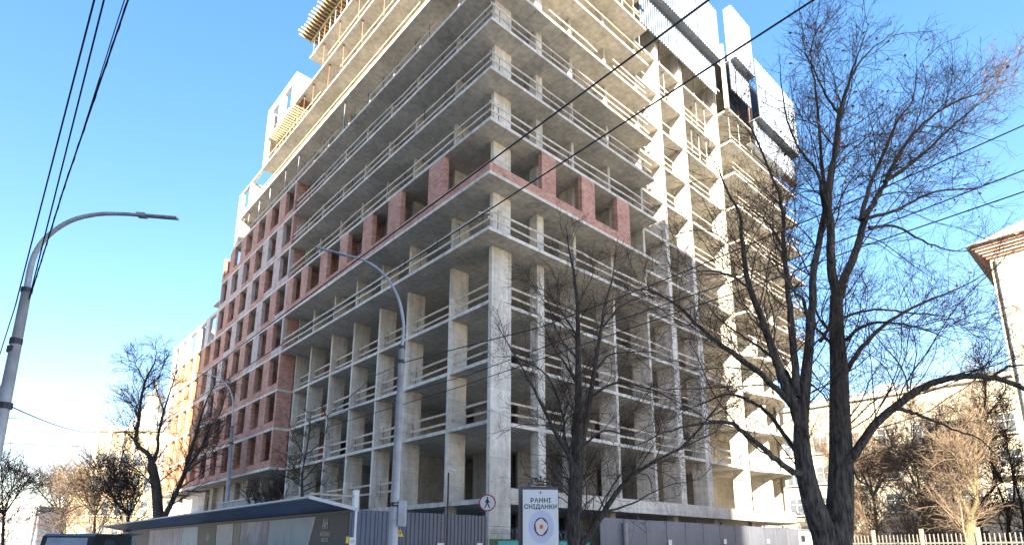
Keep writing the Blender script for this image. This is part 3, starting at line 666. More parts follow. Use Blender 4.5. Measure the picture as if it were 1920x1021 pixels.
# city-light billboard
t = thing('citylight_billboard', 'tall dark-framed poster billboard reading early breakfasts with a crown on top', 'billboard', tuple(at(1012, 1021, 19)*np.array([1, 1, 0])), .05)
zt = at(1012, 910, 19)[2]; hw = .635; frame = plain('dark_grey_frame', (.055, .062, .08), .4, .2, .1)
prof = [(-hw+.07, zt), (-hw+.02, zt-.02), (-hw, zt-.07), (-hw, .5), (hw, .5), (hw, zt-.07), (hw-.02, zt-.02), (hw-.07, zt)]
MB().slabpoly([(x, .2, z) for x, z in prof][::-1], -.26).build('frame', frame, t)
MB().box(-.25, .25, -.0, .14, 0, .5).build('foot', frame, t)
paper = plain('poster_paper', (.66, .72, .76), .35, 0, .04, .6); dg = plain('dark_green_ink', (.035, .07, .06), .5, 0, .05)
MB().box(-hw+.105, hw-.055, -.075, -.062, .62, zt-.125).build('poster', paper, t)
X90 = (PI/2, 0, 0)
text_mesh('РАННІ', .185, dg, t, (.03, -.078, zt-.52), X90, 'lettering', .002, 'CENTER', 1.12, 1.02, .006)
text_mesh('СНІДАНКИ', .185, dg, t, (.03, -.078, zt-.72), X90, 'lettering', .002, 'CENTER', 1.06, .98, .006)
def ell(cx, cz, rx, rz, yy, n=28): return [(cx+rx*math.cos(a*2*PI/n), yy, cz+rz*math.sin(a*2*PI/n)) for a in range(n)]
MB().slabpoly(ell(.03, zt-.215, .022, .045, -.078), .002).build('leaf_emblem', dg, t)
cz = zt-1.27
def ink(nm, c): return plain(nm, c, .45, 0, .06)
MB().slabpoly(ell(.04, cz, .40, .50, -.078), .002).build('plate_print', ink('lavender_ink', (.50, .56, .74)), t)
MB().slabpoly(ell(.04, cz, .225, .285, -.081), .002).build('cup_print', ink('claret_ink', (.11, .012, .03)), t)
MB().slabpoly([(.04+.185*math.cos(a)*(1+.12*math.sin(3*a+1)), -.084, cz+.235*math.sin(a)*(1+.08*math.cos(4*a))) for a in np.linspace(0, 2*PI, 30)[:-1]], .002).build('egg_print', ink('egg_ink', (.70, .68, .68)), t)
MB().slabpoly(ell(.045, cz+.0, .06, .07, -.087), .002).build('yolk_print', ink('yolk_ink', (.62, .16, .05)), t)
# wrought crown on top
m = MB(); zc = zt+.005
m.box(-.11+.05, .11+.05, .04, .09, zc, zc+.16)
for sx in (-1, 1):
    m.tube(catmull([(.05+sx*.10, .06, zc+.02), (.05+sx*.24, .06, zc+.06), (.05+sx*.30, .06, zc+.17), (.05+sx*.20, .06, zc+.24), (.05+sx*.08, .06, zc+.23)], 5), .018, 6)
    m.tube(catmull([(.05+sx*.12, .06, zc+.10), (.05+sx*.18, .06, zc+.14), (.05+sx*.17, .06, zc+.20)], 5), .014, 6)
    m.tube(catmull([(.05+sx*.28, .06, zc+.04), (.05+sx*.36, .06, zc+.07), (.05+sx*.40, .06, zc+.03)], 5), .015, 6)
m.tube([(.05, .06, zc+.15), (.05, .06, zc+.30)], .022, 6); m.box(-.0, .10, .045, .075, zc+.26, zc+.30)
m.build('crown_ornament', M['black'], t); MB().box(-.03, .13, .028, .037, zc+.06, zc+.12).build('gilt_plaque', plain('dull_gilt', (.25, .20, .08), .5, .4), t)
# CCTV post
P = at(839, 965, 24.5); t = thing('camera_post', 'thin dark post with a white security camera behind the navy fence', 'camera post', (P[0], P[1], 0), 0)
zt2 = at(843, 885, 24.5)[2]; MB().box(-.032, .032, -.032, .032, 0, zt2).build('post', M['poledark'], t)
MB().tube([(0, 0, zt2), (0, 0, zt2+.12), (.1, -.05, zt2+.14)], .02, 6).build('bracket', M['white'], t); MB().tube([(.02, -.05, zt2+.15), (.32, -.12, zt2+.04)], .05, 8).build('camera_body', M['white'], t)

# ------------------------------------------------------------------ wires
def wire(label, pts, r, sag=0.0, braid=False, group='overhead wires'):
    P = [np.array(p, float) for p in pts]
    if len(P) == 2:
        n = 24; P = [P[0]+(P[1]-P[0])*i/n-np.array([0, 0, sag*4*(i/n)*(1-i/n)]) for i in range(n+1)]
    o = P[0].copy(); m = MB(o); m.tube(P, r, 5)
    if braid:
        L = np.linalg.norm(P[-1]-P[0]); n = int(L/.05); A = []
        for i in range(n):
            f = i/n*(len(P)-1); k = int(f); q = P[k]+(P[min(k+1, len(P)-1)]-P[k])*(f-k); A.append(q+np.array([math.cos(i*.8), 0, math.sin(i*.8)])*r*1.1)
        m.tube(A, r*.6, 3)
    ob = m.build('overhead_wire', M['cable'], None, True); ob.location = tuple(o); ob['label'] = label; ob['category'] = 'wire'; ob['group'] = group; return ob
wire('long overhead wire crossing the building along the brick band, upper of the two', [atz(1375, -34, 8.6), atz(40, 952, 8.2)], .016, .0)
wire('long overhead wire crossing the corner column, lower of the two long ones', [atz(1560, -22, 8.6), atz(90, 928, 8.2)], .015, .0)
wire('leftmost overhead wire beside the near lamp', [at(182, -20, 5.0), at(29, 572, 9.8)], .010); wire('lower end of the leftmost wire, past its insulator', [at(29, 572, 9.8), at(-12, 700, 11.5)], .009)
wire('second overhead wire from the left', [at(200, -20, 5.4), at(52, 570, 9.6), at(-8, 760, 12)], .010)
BR = [at(247, -20, 5.6), at(120, 352, 7.5), at(60, 545, 9.4), at(30, 640, 10.5), at(0, 728, 12)]
wire('thin overhead wire third from the left', [at(240, -20, 5.55), at(214, 60, 6.0), BR[0]*.22+BR[1]*.78], .006)
wire('twisted overhead cable right of the near lamp arm', BR, .010, 0, True)
wire('span wire from the near lamp to the far tree', [at(11, 757, 9.7), at(205, 801, 40)], .012, .4)
wire('short stub of wire below the near lamp clamp', [at(8, 784, 9.7), at(47, 782, 10.5)], .006)
wire('faint span wire low in the left sky', [at(-10, 829, 30), at(190, 838, 45)], .02)
wire('topmost of three wires leaving at the right edge', [at(764, 677, 14.5), at(1020, 611, 13), at(1240, 527, 12), at(1430, 448, 11.2), at(1623, 367, 10.5), at(1935, 228, 9.5)], .013, group='wires behind the trees')
wire('middle of three wires leaving at the right edge', [at(613, 780, 25), at(740, 740, 22), at(880, 702, 19), at(1087, 625, 15), at(1380, 525, 12.5), at(1652, 423, 11), at(1935, 313, 9.8)], .013, group='wires behind the trees')
wire('lowest of three wires leaving at the right edge', [at(613, 800, 25), at(740, 762, 22), at(870, 722, 19), at(1100, 643, 15), at(1380, 548, 12.5), at(1611, 464, 11), at(1935, 354, 9.8)], .013, group='wires behind the trees')
wire('short dark wire tied to the middle lamp pole', [at(764, 677, 14.5), at(704, 703, 17), at(610, 782, 24)], .012)

# ------------------------------------------------------------------ trees
def unit(v): return v/(np.linalg.norm(v, axis=-1, keepdims=True)+1e-9)
def tubes(P, R, ns):
    """P (B,n,3) centre lines, R (B,n) radii -> verts, quads"""
    Bn, n, _ = P.shape; T = np.empty_like(P); T[:, 1:-1] = P[:, 2:]-P[:, :-2]; T[:, 0] = P[:, 1]-P[:, 0]; T[:, -1] = P[:, -1]-P[:, -2]; T = unit(T)
    ref = np.zeros_like(P[:, :1]); ref[..., 0] = 1; mean = unit(T.mean(1, keepdims=True)); flip = np.abs(mean[..., 0]) > .8; ref[flip] = (0, 1, 0)
    A = unit(np.cross(T, np.broadcast_to(ref, T.shape))); Bv = np.cross(T, A)
    an = np.arange(ns)*2*PI/ns; V = P[:, :, None]+R[:, :, None, None]*(A[:, :, None]*np.cos(an)[:, None]+Bv[:, :, None]*np.sin(an)[:, None])
    V = V.reshape(-1, 3); b = np.arange(Bn)[:, None, None]*n*ns; i = np.arange(n-1)[None, :, None]*ns; j = np.arange(ns)[None, None, :]; j2 = (j+1) % ns
    Fq = np.stack([b+i+j, b+i+j2, b+i+ns+j2, b+i+ns+j], -1).reshape(-1, 4); return V, Fq
def np_obj(name, Vs, Fs, mat, parent, origin, smooth=True, **props):
    off = 0; V = []; Fa = []
    for v, f in zip(Vs, Fs): V.append(v-origin); Fa.append(f+off); off += len(v)
    V = np.concatenate(V); Fa = np.concatenate(Fa); me = bpy.data.meshes.new(name)
    me.vertices.add(len(V)); me.vertices.foreach_set('co', V.astype(np.float32).ravel()); k = Fa.shape[1]
    me.loops.add(Fa.size); me.loops.foreach_set('vertex_index', Fa.astype(np.int32).ravel()); me.polygons.add(len(Fa))
    me.polygons.foreach_set('loop_start', np.arange(0, Fa.size, k, dtype=np.int32)); me.polygons.foreach_set('use_smooth', np.full(len(Fa), smooth))
    me.update(calc_edges=True); me.validate(); me.materials.append(mat); return link(name, me, parent, **props)
def grow(P, R, per_m, len_rng, npts, ang, up, wob, rr, tmin=.12, bias=None, maxr=None, curl=0.0):
    """children sprouting from parent centre lines P (B,n,3), R (B,n)"""
    seg = np.linalg.norm(P[:, 1:]-P[:, :-1], axis=2); L = seg.sum(1); cnt = rng.poisson(L*per_m); B_ = np.repeat(np.arange(len(P)), cnt)
    if len(B_) == 0: return np.zeros((0, npts, 3)), np.zeros((0, npts))
    t = rng.uniform(tmin, 1, len(B_)); f = t*(P.shape[1]-1); k = np.minimum(f.astype(int), P.shape[1]-2); fr = (f-k)[:, None]
    S = P[B_, k]*(1-fr)+P[B_, k+1]*fr; r0 = R[B_, k]*(1-fr[:, 0])+R[B_, k+1]*fr[:, 0]; T = unit(P[B_, k+1]-P[B_, k])
    a = rng.uniform(*ang, len(B_))[:, None]; q = unit(np.cross(T, rng.normal(size=T.shape))); D = T*np.cos(a)+q*np.sin(a); D[:, 2] += up
    if bias is not None: D += bias
    D = unit(D); ln = rng.uniform(*len_rng, len(B_))*(1.15-.55*t)
    ln = ln*np.clip(r0/ (R[:, 0].mean()+1e-6), .5, 1.3)**.5
    out = np.empty((len(B_), npts, 3)); out[:, 0] = S; st = (ln/(npts-1))[:, None]; bend = rng.normal(size=D.shape)*curl; bend[:, 2] += abs(curl)*.35
    for i in range(1, npts):
        D = unit(D+rng.normal(size=D.shape)*wob+bend); out[:, i] = out[:, i-1]+D*st
    r = np.minimum(r0*rr, maxr if maxr else 9)*rng.uniform(.75, 1.1, len(B_)); rad = r[:, None]*np.linspace(1, .42, npts)[None]
    return out, rad
def resample(P, n):
    P = np.array(P); d = np.r_[0, np.cumsum(np.linalg.norm(P[1:]-P[:-1], axis=1))]; t = np.linspace(0, d[-1], n); return np.stack([np.interp(t, d, P[:, i]) for i in range(3)], 1)
def tree(label, limbs, d, mats, group=None, dens=(2.0, 4.2, 6.0), lens=((.7, 1.9), (.35, .95), (.15, .42)), rmin=.0028, cat='tree', nm='bare_tree', trunk_n=1, leaves=0, ups=(.15, .12, .1), extra_limbs=0, wig=.014, l3=True):
    """limbs: list of (pixel centre line, radius px at start, radius px at end, extra depth at the end)"""
    p0 = at(*limbs[0][0][0], d); base = np.array([p0[0], p0[1], 0.0]); t = thing(nm, label, cat, tuple(base), 0, group)
    Ls = []; Rs = []; bk, tw = mats
    for li, (px, ra, rb, dd) in enumerate(limbs):
        d0 = 0.0
        if isinstance(dd, tuple): d0, dd = dd
        n = len(px); pts = []
        for i, (x, y) in enumerate(px):
            f = i/(n-1); pts.append(at(x, y, d+d0+(dd-d0)*f**.9))
        if li < trunk_n: pts = [np.array([pts[0][0], pts[0][1]+.0, -.05])]+pts if pts[0][2] > .05 else pts
        pts = catmull(pts, 5); m_ = d/F*1.03
        pts = np.array(pts); c = len(pts)
        if li >= trunk_n: pts[1:-1] += rng.normal(size=(c-2, 3))*wig*.5
        R_ = np.linspace(ra*m_, (rb if rb > 5 else rb*.38)*m_, c)*(.92 if li < trunk_n else .9)*(1 if li < trunk_n else .72)
        if li < trunk_n: R_[0] *= 1.35; R_[1] *= 1.15
        m = MB(base); m.tube(list(pts), list(R_), 14 if li < trunk_n else 9); m.build('trunk' if li < trunk_n else 'limb', M[bk], t, True)
        Ls.append(resample(pts[int(c*(.35 if li < trunk_n else .12)):], 14)); q = np.linspace(0, 1, 14); i0 = int(c*(.35 if li < trunk_n else .12)); Rs.append(np.interp(q, [0, 1], [R_[i0], R_[-1]]))
    P0 = np.array(Ls); R0 = np.array(Rs)
    P1, R1 = grow(P0, R0, dens[0]*1.9, lens[0], 10, (.45, 1.15), ups[0], .10, .30, .05, None, .012*d/9, .06)
    P2, R2 = grow(P1, R1, dens[1]*1.7, lens[1], 7, (.4, 1.1), ups[1], .13, .5, .08, None, .0052*d/9, .07)
    Pt, Rt = grow(P0, R0, dens[1]*.8, lens[1], 7, (.5, 1.3), ups[1], .12, .2, .3, None, .0048*d/9, .06)
    Pa = np.concatenate([P2, Pt]); Ra = np.concatenate([R2, Rt])
    R1 = np.maximum(R1, rmin*1.5); Ra = np.maximum(Ra, rmin*1.05)
    V1, F1 = tubes(P1, R1, 5); V2, F2 = tubes(Pa, Ra, 3)
    np_obj('branches', [V1], [F1], M[tw if tw != 'twig' else 'bark'], t, base, kind='stuff')
    Vs, Fs = [V2], [F2]
    if l3:
        P3, R3 = grow(Pa, Ra, dens[2]*1.3, lens[2], 4, (.45, 1.1), ups[2], .14, .6, .15, None, .0035*d/9, .05); R3 = np.maximum(R3, rmin*.75)
        V3, F3 = tubes(P3, R3, 3); Vs.append(V3); Fs.append(F3)
    print(nm, 'tris', 2*sum(len(f) for f in Fs)+2*len(F1))
    np_obj('crown', Vs, Fs, M[tw], t, base, kind='stuff')
    if leaves:
        src = P3 if l3 else Pa; idx = rng.integers(0, len(src), leaves*4); e = src[idx, -1]; sel = (e[:, 2] > np.quantile(e[:, 2], .55)) | (rng.uniform(size=len(e)) < .12); e = e[sel][:leaves]
        a = unit(rng.normal(size=e.shape)); b = unit(np.cross(a, rng.normal(size=e.shape))); s = rng.uniform(.02, .045, len(e))[:, None]
        Q = np.stack([e, e+a*s+b*s*.6, e+a*s*2, e+a*s-b*s*.6], 1).reshape(-1, 3); np_obj('dry_leaves', [Q], [np.arange(len(Q)).reshape(-1, 4)], M['leaf'], t, base, False, kind='stuff')
    return t
def z1(*p): return [(1180+x*.6572, 350+y*.6572) for x, y in p]
def z2(*p): return [(1340+x*.4899, 20+y*.4899) for x, y in p]
def z3(*p): return [(860+x*.648, 360+y*.648) for x, y in p]
def z4(*p): return [(180+x*.3916, 600+y*.3916) for x, y in p]
def z5(*p): return [(1640+x*.3733, 640+y*.3733) for x, y in p]
def z6(*p): return [(480+x*.2155, 740+y*.2155) for x, y in p]
big = [
 (z1((592, 1060), (598, 960), (603, 860), (604, 760), (600, 640), (598, 520), (592, 420), (590, 310)), 31, 12, 0),
 (z1((566, 1040), (540, 950), (515, 870), (497, 780), (490, 690), (500, 580), (512, 460)), 27, 9, -.2),
 (z1((512, 470), (522, 340), (530, 215))+z2((440, 680), (455, 560), (480, 380), (520, 260), (580, 170), (690, 80)), 13, 2.5, (-.2, .4)),
 (z1((590, 320), (574, 210), (575, 110))+z2((437, 760), (440, 640), (470, 500), (480, 400), (515, 270), (540, 190), (590, 50)), 14, 2.5, (0, -.6)),
 (z1((594, 330), (615, 255), (650, 175), (672, 95), (700, 40))+z2((640, 680), (700, 560), (780, 450), (900, 360), (1040, 310), (1180, 280)), 14, 2.5, (0, 1.4)),
 (z2((650, 655), (760, 580), (870, 480), (960, 400), (1080, 300), (1190, 200)), 7, 2, (.6, 2.0)),
 (z2((560, 800), (600, 660), (650, 540), (700, 420), (760, 340), (775, 200)), 8, 2, (.3, 1.4)),
 (z2((570, 800), (700, 760), (850, 690), (1000, 680), (1065, 640)), 6, 1.6, (.2, 1.0)),
 (z2((590, 830), (700, 830), (820, 890), (930, 920), (1020, 900)), 5, 1.6, (.2, 1.6)),
 (z1((490, 690), (455, 590), (420, 500), (385, 400), (345, 290), (325, 190), (315, 80), (275, 5), (255, -60)), 15, 3, (-.2, -.7)),
 (z1((478, 600), (465, 400), (452, 300), (442, 180), (437, 70), (410, -20))+z2((130, 430), (50, 290)), 11, 2.5, (-.2, .7)),
 (z1((512, 440), (500, 330), (470, 300), (430, 240), (400, 180)), 6, 2, (-.1, -.8)),
 (z2((438, 800), (412, 720), (395, 620), (330, 540), (280, 420), (255, 280), (250, 170)), 6, 1.8, (.0, -.8)),
 (z2((440, 760), (415, 640), (400, 450), (385, 300), (365, 160), (400, 55)), 7, 1.8, (.1, .8)),
 (z2((480, 400), (430, 330), (390, 250), (345, 150), (335, 60)), 4.5, 1.5, (.1, .2)),
 (z1((490, 820), (470, 812), (410, 770), (340, 710), (280, 670), (180, 680), (100, 700), (0, 745)), 10, 2.5, (-.2, -1.2)),
 (z1((478, 755), (462, 735), (400, 650), (340, 610), (280, 592), (200, 620), (100, 668)), 8, 2, (-.1, .9)),
 (z1((475, 620), (445, 600), (370, 530), (290, 470), (200, 400), (140, 340), (60, 297), (-20, 300)), 10, 2.2, (-.2, -.9)),
 (z1((465, 590), (455, 540), (400, 480), (330, 430), (260, 380), (195, 305)), 7, 2, (-.2, .8)),
 (z1((345, 290), (300, 260), (240, 240), (180, 245), (120, 270)), 4, 1.4, (-.5, -1.0)),
 (z1((440, 180), (400, 110), (350, 70), (300, 60)), 4, 1.5, (.1, .5)),
 (z1((612, 790), (645, 760), (700, 680), (780, 610), (860, 560), (960, 540), (1060, 550), (1150, 585)), 14, 6, (-.1, -.7)),
 (z1((1030, 545), (1080, 515), (1150, 500)), 5, 4, (-.6, -.9)),
 (z1((758, 632), (800, 640), (850, 660), (920, 690), (1000, 720), (1060, 780)), 6, 2.5, (-.3, .2)),
 (z1((606, 540), (680, 440), (760, 370), (860, 320), (940, 290), (1060, 220)), 8, 2.2, (0, 1.4)),
 (z1((606, 445), (660, 402), (720, 385), (820, 400), (930, 440)), 6, 2, (0, -.9)),
 (z1((545, 440), (570, 405), (620, 370), (700, 350), (800, 360), (900, 370), (1000, 430)), 6, 2, (.0, .6)),
 (z1((580, 330), (570, 400), (545, 380), (520, 330), (470, 270)), 6, 3, (0, .8)),
 (z1((600, 480), (560, 430), (530, 390), (520, 300)), 6, 3, (0, .3)),
 (z1((625, 780), (660, 840), (720, 860), (790, 900)), 3, 1, (0, -.8)),
 (z1((515, 560), (560, 600), (590, 650)), 3, 1, (0, .6)),
]
tree('big twin-stemmed bare linden towering at the right of the picture', big, 9.2, ('bark', 'twig'), dens=(2.2, 4.0, 7.0), leaves=420, trunk_n=2, lens=((.8, 2.4), (.35, 1.1), (.12, .42)))
mid = [
 (z3((337, 1060), (337, 1000), (336, 900), (343, 780), (346, 640)), 17, 12, 0),
 (z3((346, 650), (346, 540), (345, 430), (343, 330), (332, 230), (318, 160), (310, 90)), 11.5, 2, (0, .4)),
 (z3((350, 760), (372, 650), (392, 520), (410, 410), (425, 320), (445, 250), (455, 170)), 9.5, 2, (0, -.5)),
 (z3((335, 880), (322, 770), (285, 705), (245, 625), (205, 545), (150, 450), (100, 370)), 9, 1.6, (0, -.9)),
 (z3((322, 760), (305, 700), (300, 640), (255, 530), (170, 480), (110, 475)), 5, 1.4, (-.1, .9)),
 (z3((330, 1020), (365, 1008), (420, 925), (480, 840), (560, 782), (640, 742), (750, 690)), 11, 4, (0, -.8)),
 (z3((640, 742), (700, 680), (760, 600), (800, 520)), 4, 1.6, (-.7, -1)),
 (z3((384, 590), (450, 552), (520, 560), (600, 590), (660, 640)), 4.5, 1.4, (0, -1.0)),
 (z3((400, 510), (440, 470), (540, 460), (620, 475)), 4, 1.3, (0, .9)),
 (z3((345, 560), (310, 500), (270, 440), (235, 350)), 4, 1.3, (0, .6)),
 (z3((345, 420), (300, 350), (255, 290), (210, 270)), 3.5, 1.2, (0, -.6)),
 (z3((352, 740), (420, 690), (500, 700), (590, 650)), 4, 1.4, (0, .8)),
 (z3((420, 925), (500, 900), (600, 850), (700, 830)), 3.5, 1.3, (0, .4)),
 (z3((325, 830), (300, 822), (270, 800), (250, 830), (200, 840)), 3, 1, (0, -.5)),
 (z3((410, 400), (470, 330), (540, 300), (600, 290)), 3.5, 1.2, (0, .3)),
]
tree('medium bare linden with a leaning right stem, behind the billboard', mid, 21, ('bark', 'twig'), dens=(1.5, 2.3, 3.4), rmin=.0052, lens=((1.1, 3.3), (.5, 1.7), (.22, .7)))
left = [
 (z4((305, 1010), (300, 950), (288, 800), (268, 690)), 11, 8, 0),
 (z4((268, 700), (250, 640), (192, 588), (205, 480), (215, 380), (240, 280), (280, 205), (290, 150)), 7.5, 2, (0, -.6)),
 (z4((268, 680), (295, 620), (300, 540), (330, 420), (365, 310), (390, 230)), 5.5, 2, (0, .8)),
 (z4((310, 960), (335, 925), (372, 850), (420, 740), (450, 640), (480, 540), (510, 440), (540, 360), (580, 290)), 8.5, 2, (0, 1.0)),
 (z4((430, 715), (500, 615), (540, 520), (600, 430), (630, 300)), 4.5, 1.5, (.3, -.6)),
 (z4((425, 730), (490, 680), (550, 655), (610, 640)), 3.5, 1.2, (.3, -.5)),
 (z4((205, 480), (170, 400), (120, 380)), 2.5, 1, (-.2, .6)), (z4((195, 590), (150, 540), (90, 540), (30, 580)), 3, 1, (0, .6)),
 (z4((235, 300), (200, 230), (170, 180)), 2.2, 1, (-.3, .5)), (z4((230, 330), (300, 270), (330, 180)), 2.2, 1, (-.3, -.8)),
 (z4((325, 430), (290, 330), (310, 250)), 2.2, 1, (.3, .8)),
]
tree('forked dark tree rising behind the far end of the hoarding', left, 50, ('bark', 'twig'), dens=(1.25, 1.8, 2.2), lens=((1.5, 4.2), (.9, 2.6), (.4, 1.2)), rmin=.013, group=None)
small = [
 (z6((405, 1000), (402, 860), (402, 700), (425, 560)), 4.5, 3.2, 0), (z6((425, 560), (440, 460), (462, 350), (472, 200), (470, 130)), 3, 1, (0, .3)),
 (z6((402, 700), (330, 640), (300, 560), (190, 480)), 2, .8, (0, .4)), (z6((425, 560), (360, 420), (310, 330), (290, 230)), 2, .8, (0, -.5)),
 (z6((430, 520), (530, 440), (600, 350), (625, 200), (560, 110)), 2, .8, (0, .3)), (z6((410, 740), (500, 640), (560, 590), (700, 630)), 2, .8, (0, -.4)),
 (z6((405, 840), (520, 790), (600, 770), (690, 745)), 1.8, .8, (0, .5)), (z6((240, 900), (190, 800), (160, 720)), 2.2, 1.2, (0, 0)), (z6((400, 800), (300, 720), (230, 700), (120, 690)), 1.8, .8, (0, -.5)),
]
tree('small bare tree with cut branches standing behind the canopy near the brick corner', small, 35, ('bark', 'twig'), dens=(1.8, 2.4, 2.0), lens=((.6, 1.6), (.4, 1.0), (.2, .6)), rmin=.010)
shrub = [(z6((-60+k*55, 1000), (-70+k*52, 900), (-90+k*50, 800)), 2, 1, (0, .4*(k % 3-1))) for k in range(6)]
tree('low bare bushy tree over the canopy in front of the dark ground floor', shrub, 36, ('bark', 'twig'), dens=(2.6, 3.0, 2.0), lens=((.6, 1.6), (.4, 1.0), (.2, .6)), rmin=.010, trunk_n=6)
# right background trees, partly in the sun
rt = [
 (z5((478, 1060), (480, 960), (482, 870)), 11, 9, 0), (z5((482, 880), (450, 820), (410, 740), (370, 690), (300, 650)), 7, 2, (0, .5)),
 (z5((485, 870), (512, 790), (450, 640), (390, 560), (300, 480)), 7, 2, (0, -.8)), (z5((510, 800), (505, 600), (520, 420), (560, 260), (520, 80)), 5, 1.6, (0, .8)),
 (z5((480, 720), (430, 560), (410, 380), (430, 240)), 4, 1.4, (0, .5)),
]
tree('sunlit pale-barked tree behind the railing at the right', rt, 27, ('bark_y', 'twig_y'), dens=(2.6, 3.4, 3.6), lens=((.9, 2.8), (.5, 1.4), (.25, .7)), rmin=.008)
rt2 = [
 (z5((520, 1060), (518, 930), (518, 800)), 9, 7, 0), (z5((518, 800), (500, 640), (505, 500), (540, 400), (555, 220), (530, 60)), 6, 1.5, (0, .5)),
 (z5((525, 800), (560, 780), (600, 730), (645, 700)), 6, 4, (0, -.5)), (z5((640, 705), (600, 640), (580, 540), (530, 490)), 4, 1.4, (0, -.5)), (z5((515, 700), (450, 600), (400, 500), (330, 420)), 4, 1.4, (0, .6)),
 (z5((540, 400), (620, 300), (680, 200)), 3, 1.2, (0, .6)),
]
tree('dark trunk tree right behind the sunlit one', rt2, 30, ('bark', 'twig'), dens=(2.6, 3.4, 3.0), lens=((.9, 2.8), (.5, 1.4), (.25, .7)), rmin=.009)
rt3 = [(z5((672, 1060), (672, 940), (665, 850)), 7, 5, 0), (z5((665, 850), (630, 760), (590, 640), (580, 520)), 3.5, 1.3, (0, .8)), (z5((668, 850), (700, 780), (690, 640), (660, 480), (680, 330)), 3.5, 1.3, (0, -.5)),
       (z5((760, 1000), (740, 840), (700, 680), (660, 540)), 5, 1.6, (0, 0))]
tree('dark slender tree nearest the right edge of the picture', rt3, 31, ('bark', 'twig'), dens=(2.4, 3.4, 3.0), lens=((.9, 2.6), (.5, 1.3), (.25, .7)), rmin=.009)
for k, (px, dd, hy, lb) in enumerate(((1640, 44, 820, 'thin tree behind the railing in front of the cream facade, left one'), (1730, 40, 760, 'bushy pale tree before the cream facade, middle one'), (1790, 47, 730, 'tall pale tree before the cream facade, nearest the yellow corner building'), (1600, 50, 790, 'pale tree before the cream facade, beside the big linden trunk'))):
    lm = [([(px, 1060), (px+3, 980), (px-4, 920)], 6, 4, 0)]+[([(px-3, 930), (px+s*25, 900-20*abs(s)), (px+s*48, (900+hy)/2), (px+s*62, hy+abs(s)*20)], 3, 1, (0, .6*s)) for s in (-1.2, -.4, .5, 1.3)]
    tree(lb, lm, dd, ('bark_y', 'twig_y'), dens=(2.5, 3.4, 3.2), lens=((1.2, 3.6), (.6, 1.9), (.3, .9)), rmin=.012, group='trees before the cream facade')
# left background trees
for k, (px, dd, hy, mt, lb) in enumerate(((112, 62, 880, 'bark', 'round bare street tree left of the yellow building, farther one'), (175, 58, 860, 'bark_y', 'sunlit pale-trunked street tree before the yellow building'), (238, 52, 850, 'bark', 'dark slim street tree between the yellow building and the forked tree'), (4, 48, 870, 'bark', 'dark street tree cut off by the left edge of the picture'))):
    lm = [([(px, 1045), (px+2, 985), (px+4, 955)], 4.5, 3.2, 0)]+[([(px+3, 965), (px+s*13, 940), (px+s*26, (950+hy)/2), (px+s*34, hy+abs(s)*16)], 2.4, 1, (0, 1.2*s)) for s in (-1.6, -.8, 0, .8, 1.5)]
    tree(lb, lm, dd, (mt, 'twig_y' if mt == 'bark_y' else 'twig'), dens=(1.4, 1.9, 2.0), lens=((2.0, 5.2), (1.1, 3.0), (.5, 1.4)), rmin=.015, group='bare street trees down the left side')
# ------------------------------------------------------------------ other buildings
def plaster(name, c, var=.25): return plain(name, c, .9, 0, var, .5)
glass = plain('dark_window_glass', (.13, .15, .17), .08, 0, .3, 1); wfr = plain('white_window_frame', (.72, .72, .70), .5, 0, .1)  # glass lightened, reflected sky put into its colour
def win_block(t, rows, face, x, w_, h_, step, z0s, y0, y1, surround=None, pane_d=.14, cross=True):
    """windows on the wall plane x (facing -x), from y1 down to y0"""
    wm = MB().box(-.0, .06, 0, w_, 0, .07).box(0, .06, 0, w_, h_-.07, h_).box(0, .06, 0, .07, .07, h_-.07).box(0, .06, w_-.07, w_, .07, h_-.07)
    if cross: wm.box(.0, .05, w_/2-.035, w_/2+.035, .07, h_-.07).box(.0, .05, .07, w_/2-.035, h_*.62, h_*.62+.05).box(.0, .05, w_/2+.035, w_-.07, h_*.62, h_*.62+.05)
    wme = wm.mesh('window', wfr); pme = MB().box(.02, .03, .05, w_-.05, .05, h_-.05).mesh('pane', glass); sme = MB().box(-.16, .03, -.1, w_+.1, -.09, -.01).mesh('sill', M['conc_light'])
    for z in z0s:
        y = y0
        while y+w_ < y1:
            f = link('window', wme, t, (x-.10, y, z)); link('pane', pme, f); link('sill', sme, f); y += step
def block(t, x0, x1, y0, y1, h, mat, nm='wall', z0=0): return MB().box(x0, x1, y0, y1, z0, h).build(nm, mat, t)
# right edge: yellow building with a brick cornice
L0 = loc(at(1862, 520, 25)); hz = at(1862, 486, 25)[2]
t = lthing('yellow_corner_building', 'pale yellow rendered building with red brick cornice at the right edge', 'building', L0[0], L0[1])
yw = plaster('pale_yellow_render', (.62, .54, .38)); cw = plaster('cream_render', (.64, .58, .46))
block(t, 0, 12, -16, 0, hz, yw)
for i in range(5): block(t, -.1-.10*i, 12, -16.1, .1+.10*i, hz+.12*(i+1), M['brick_g' if i % 2 else 'brick'], 'cornice', hz+.12*i+.002)
m = MB(); m.v = [(-.7, .7, hz+.62), (12.5, .7, hz+.62), (12.5, -16.7, hz+.62), (-.7, -16.7, hz+.62), (2.8, -3, hz+3.0), (9.5, -3, hz+3.0), (9.5, -13, hz+3.0), (2.8, -13, hz+3.0)]
m.f = [(0, 1, 5, 4), (1, 2, 6, 5), (2, 3, 7, 6), (3, 0, 4, 7), (4, 5, 6, 7), (3, 2, 1, 0)]; m.build('roof', M['conc_dark'], t)
MB().tube([(-.12, -.25, 0), (-.12, -.25, hz-.1)], .08, 8).build('downpipe', M['galv'], t)
win_block(t, 5, 0, 0, 1.3, 1.9, 3.1, [1.2, 4.6, 8.0, 11.4], -15.6, -1.8)
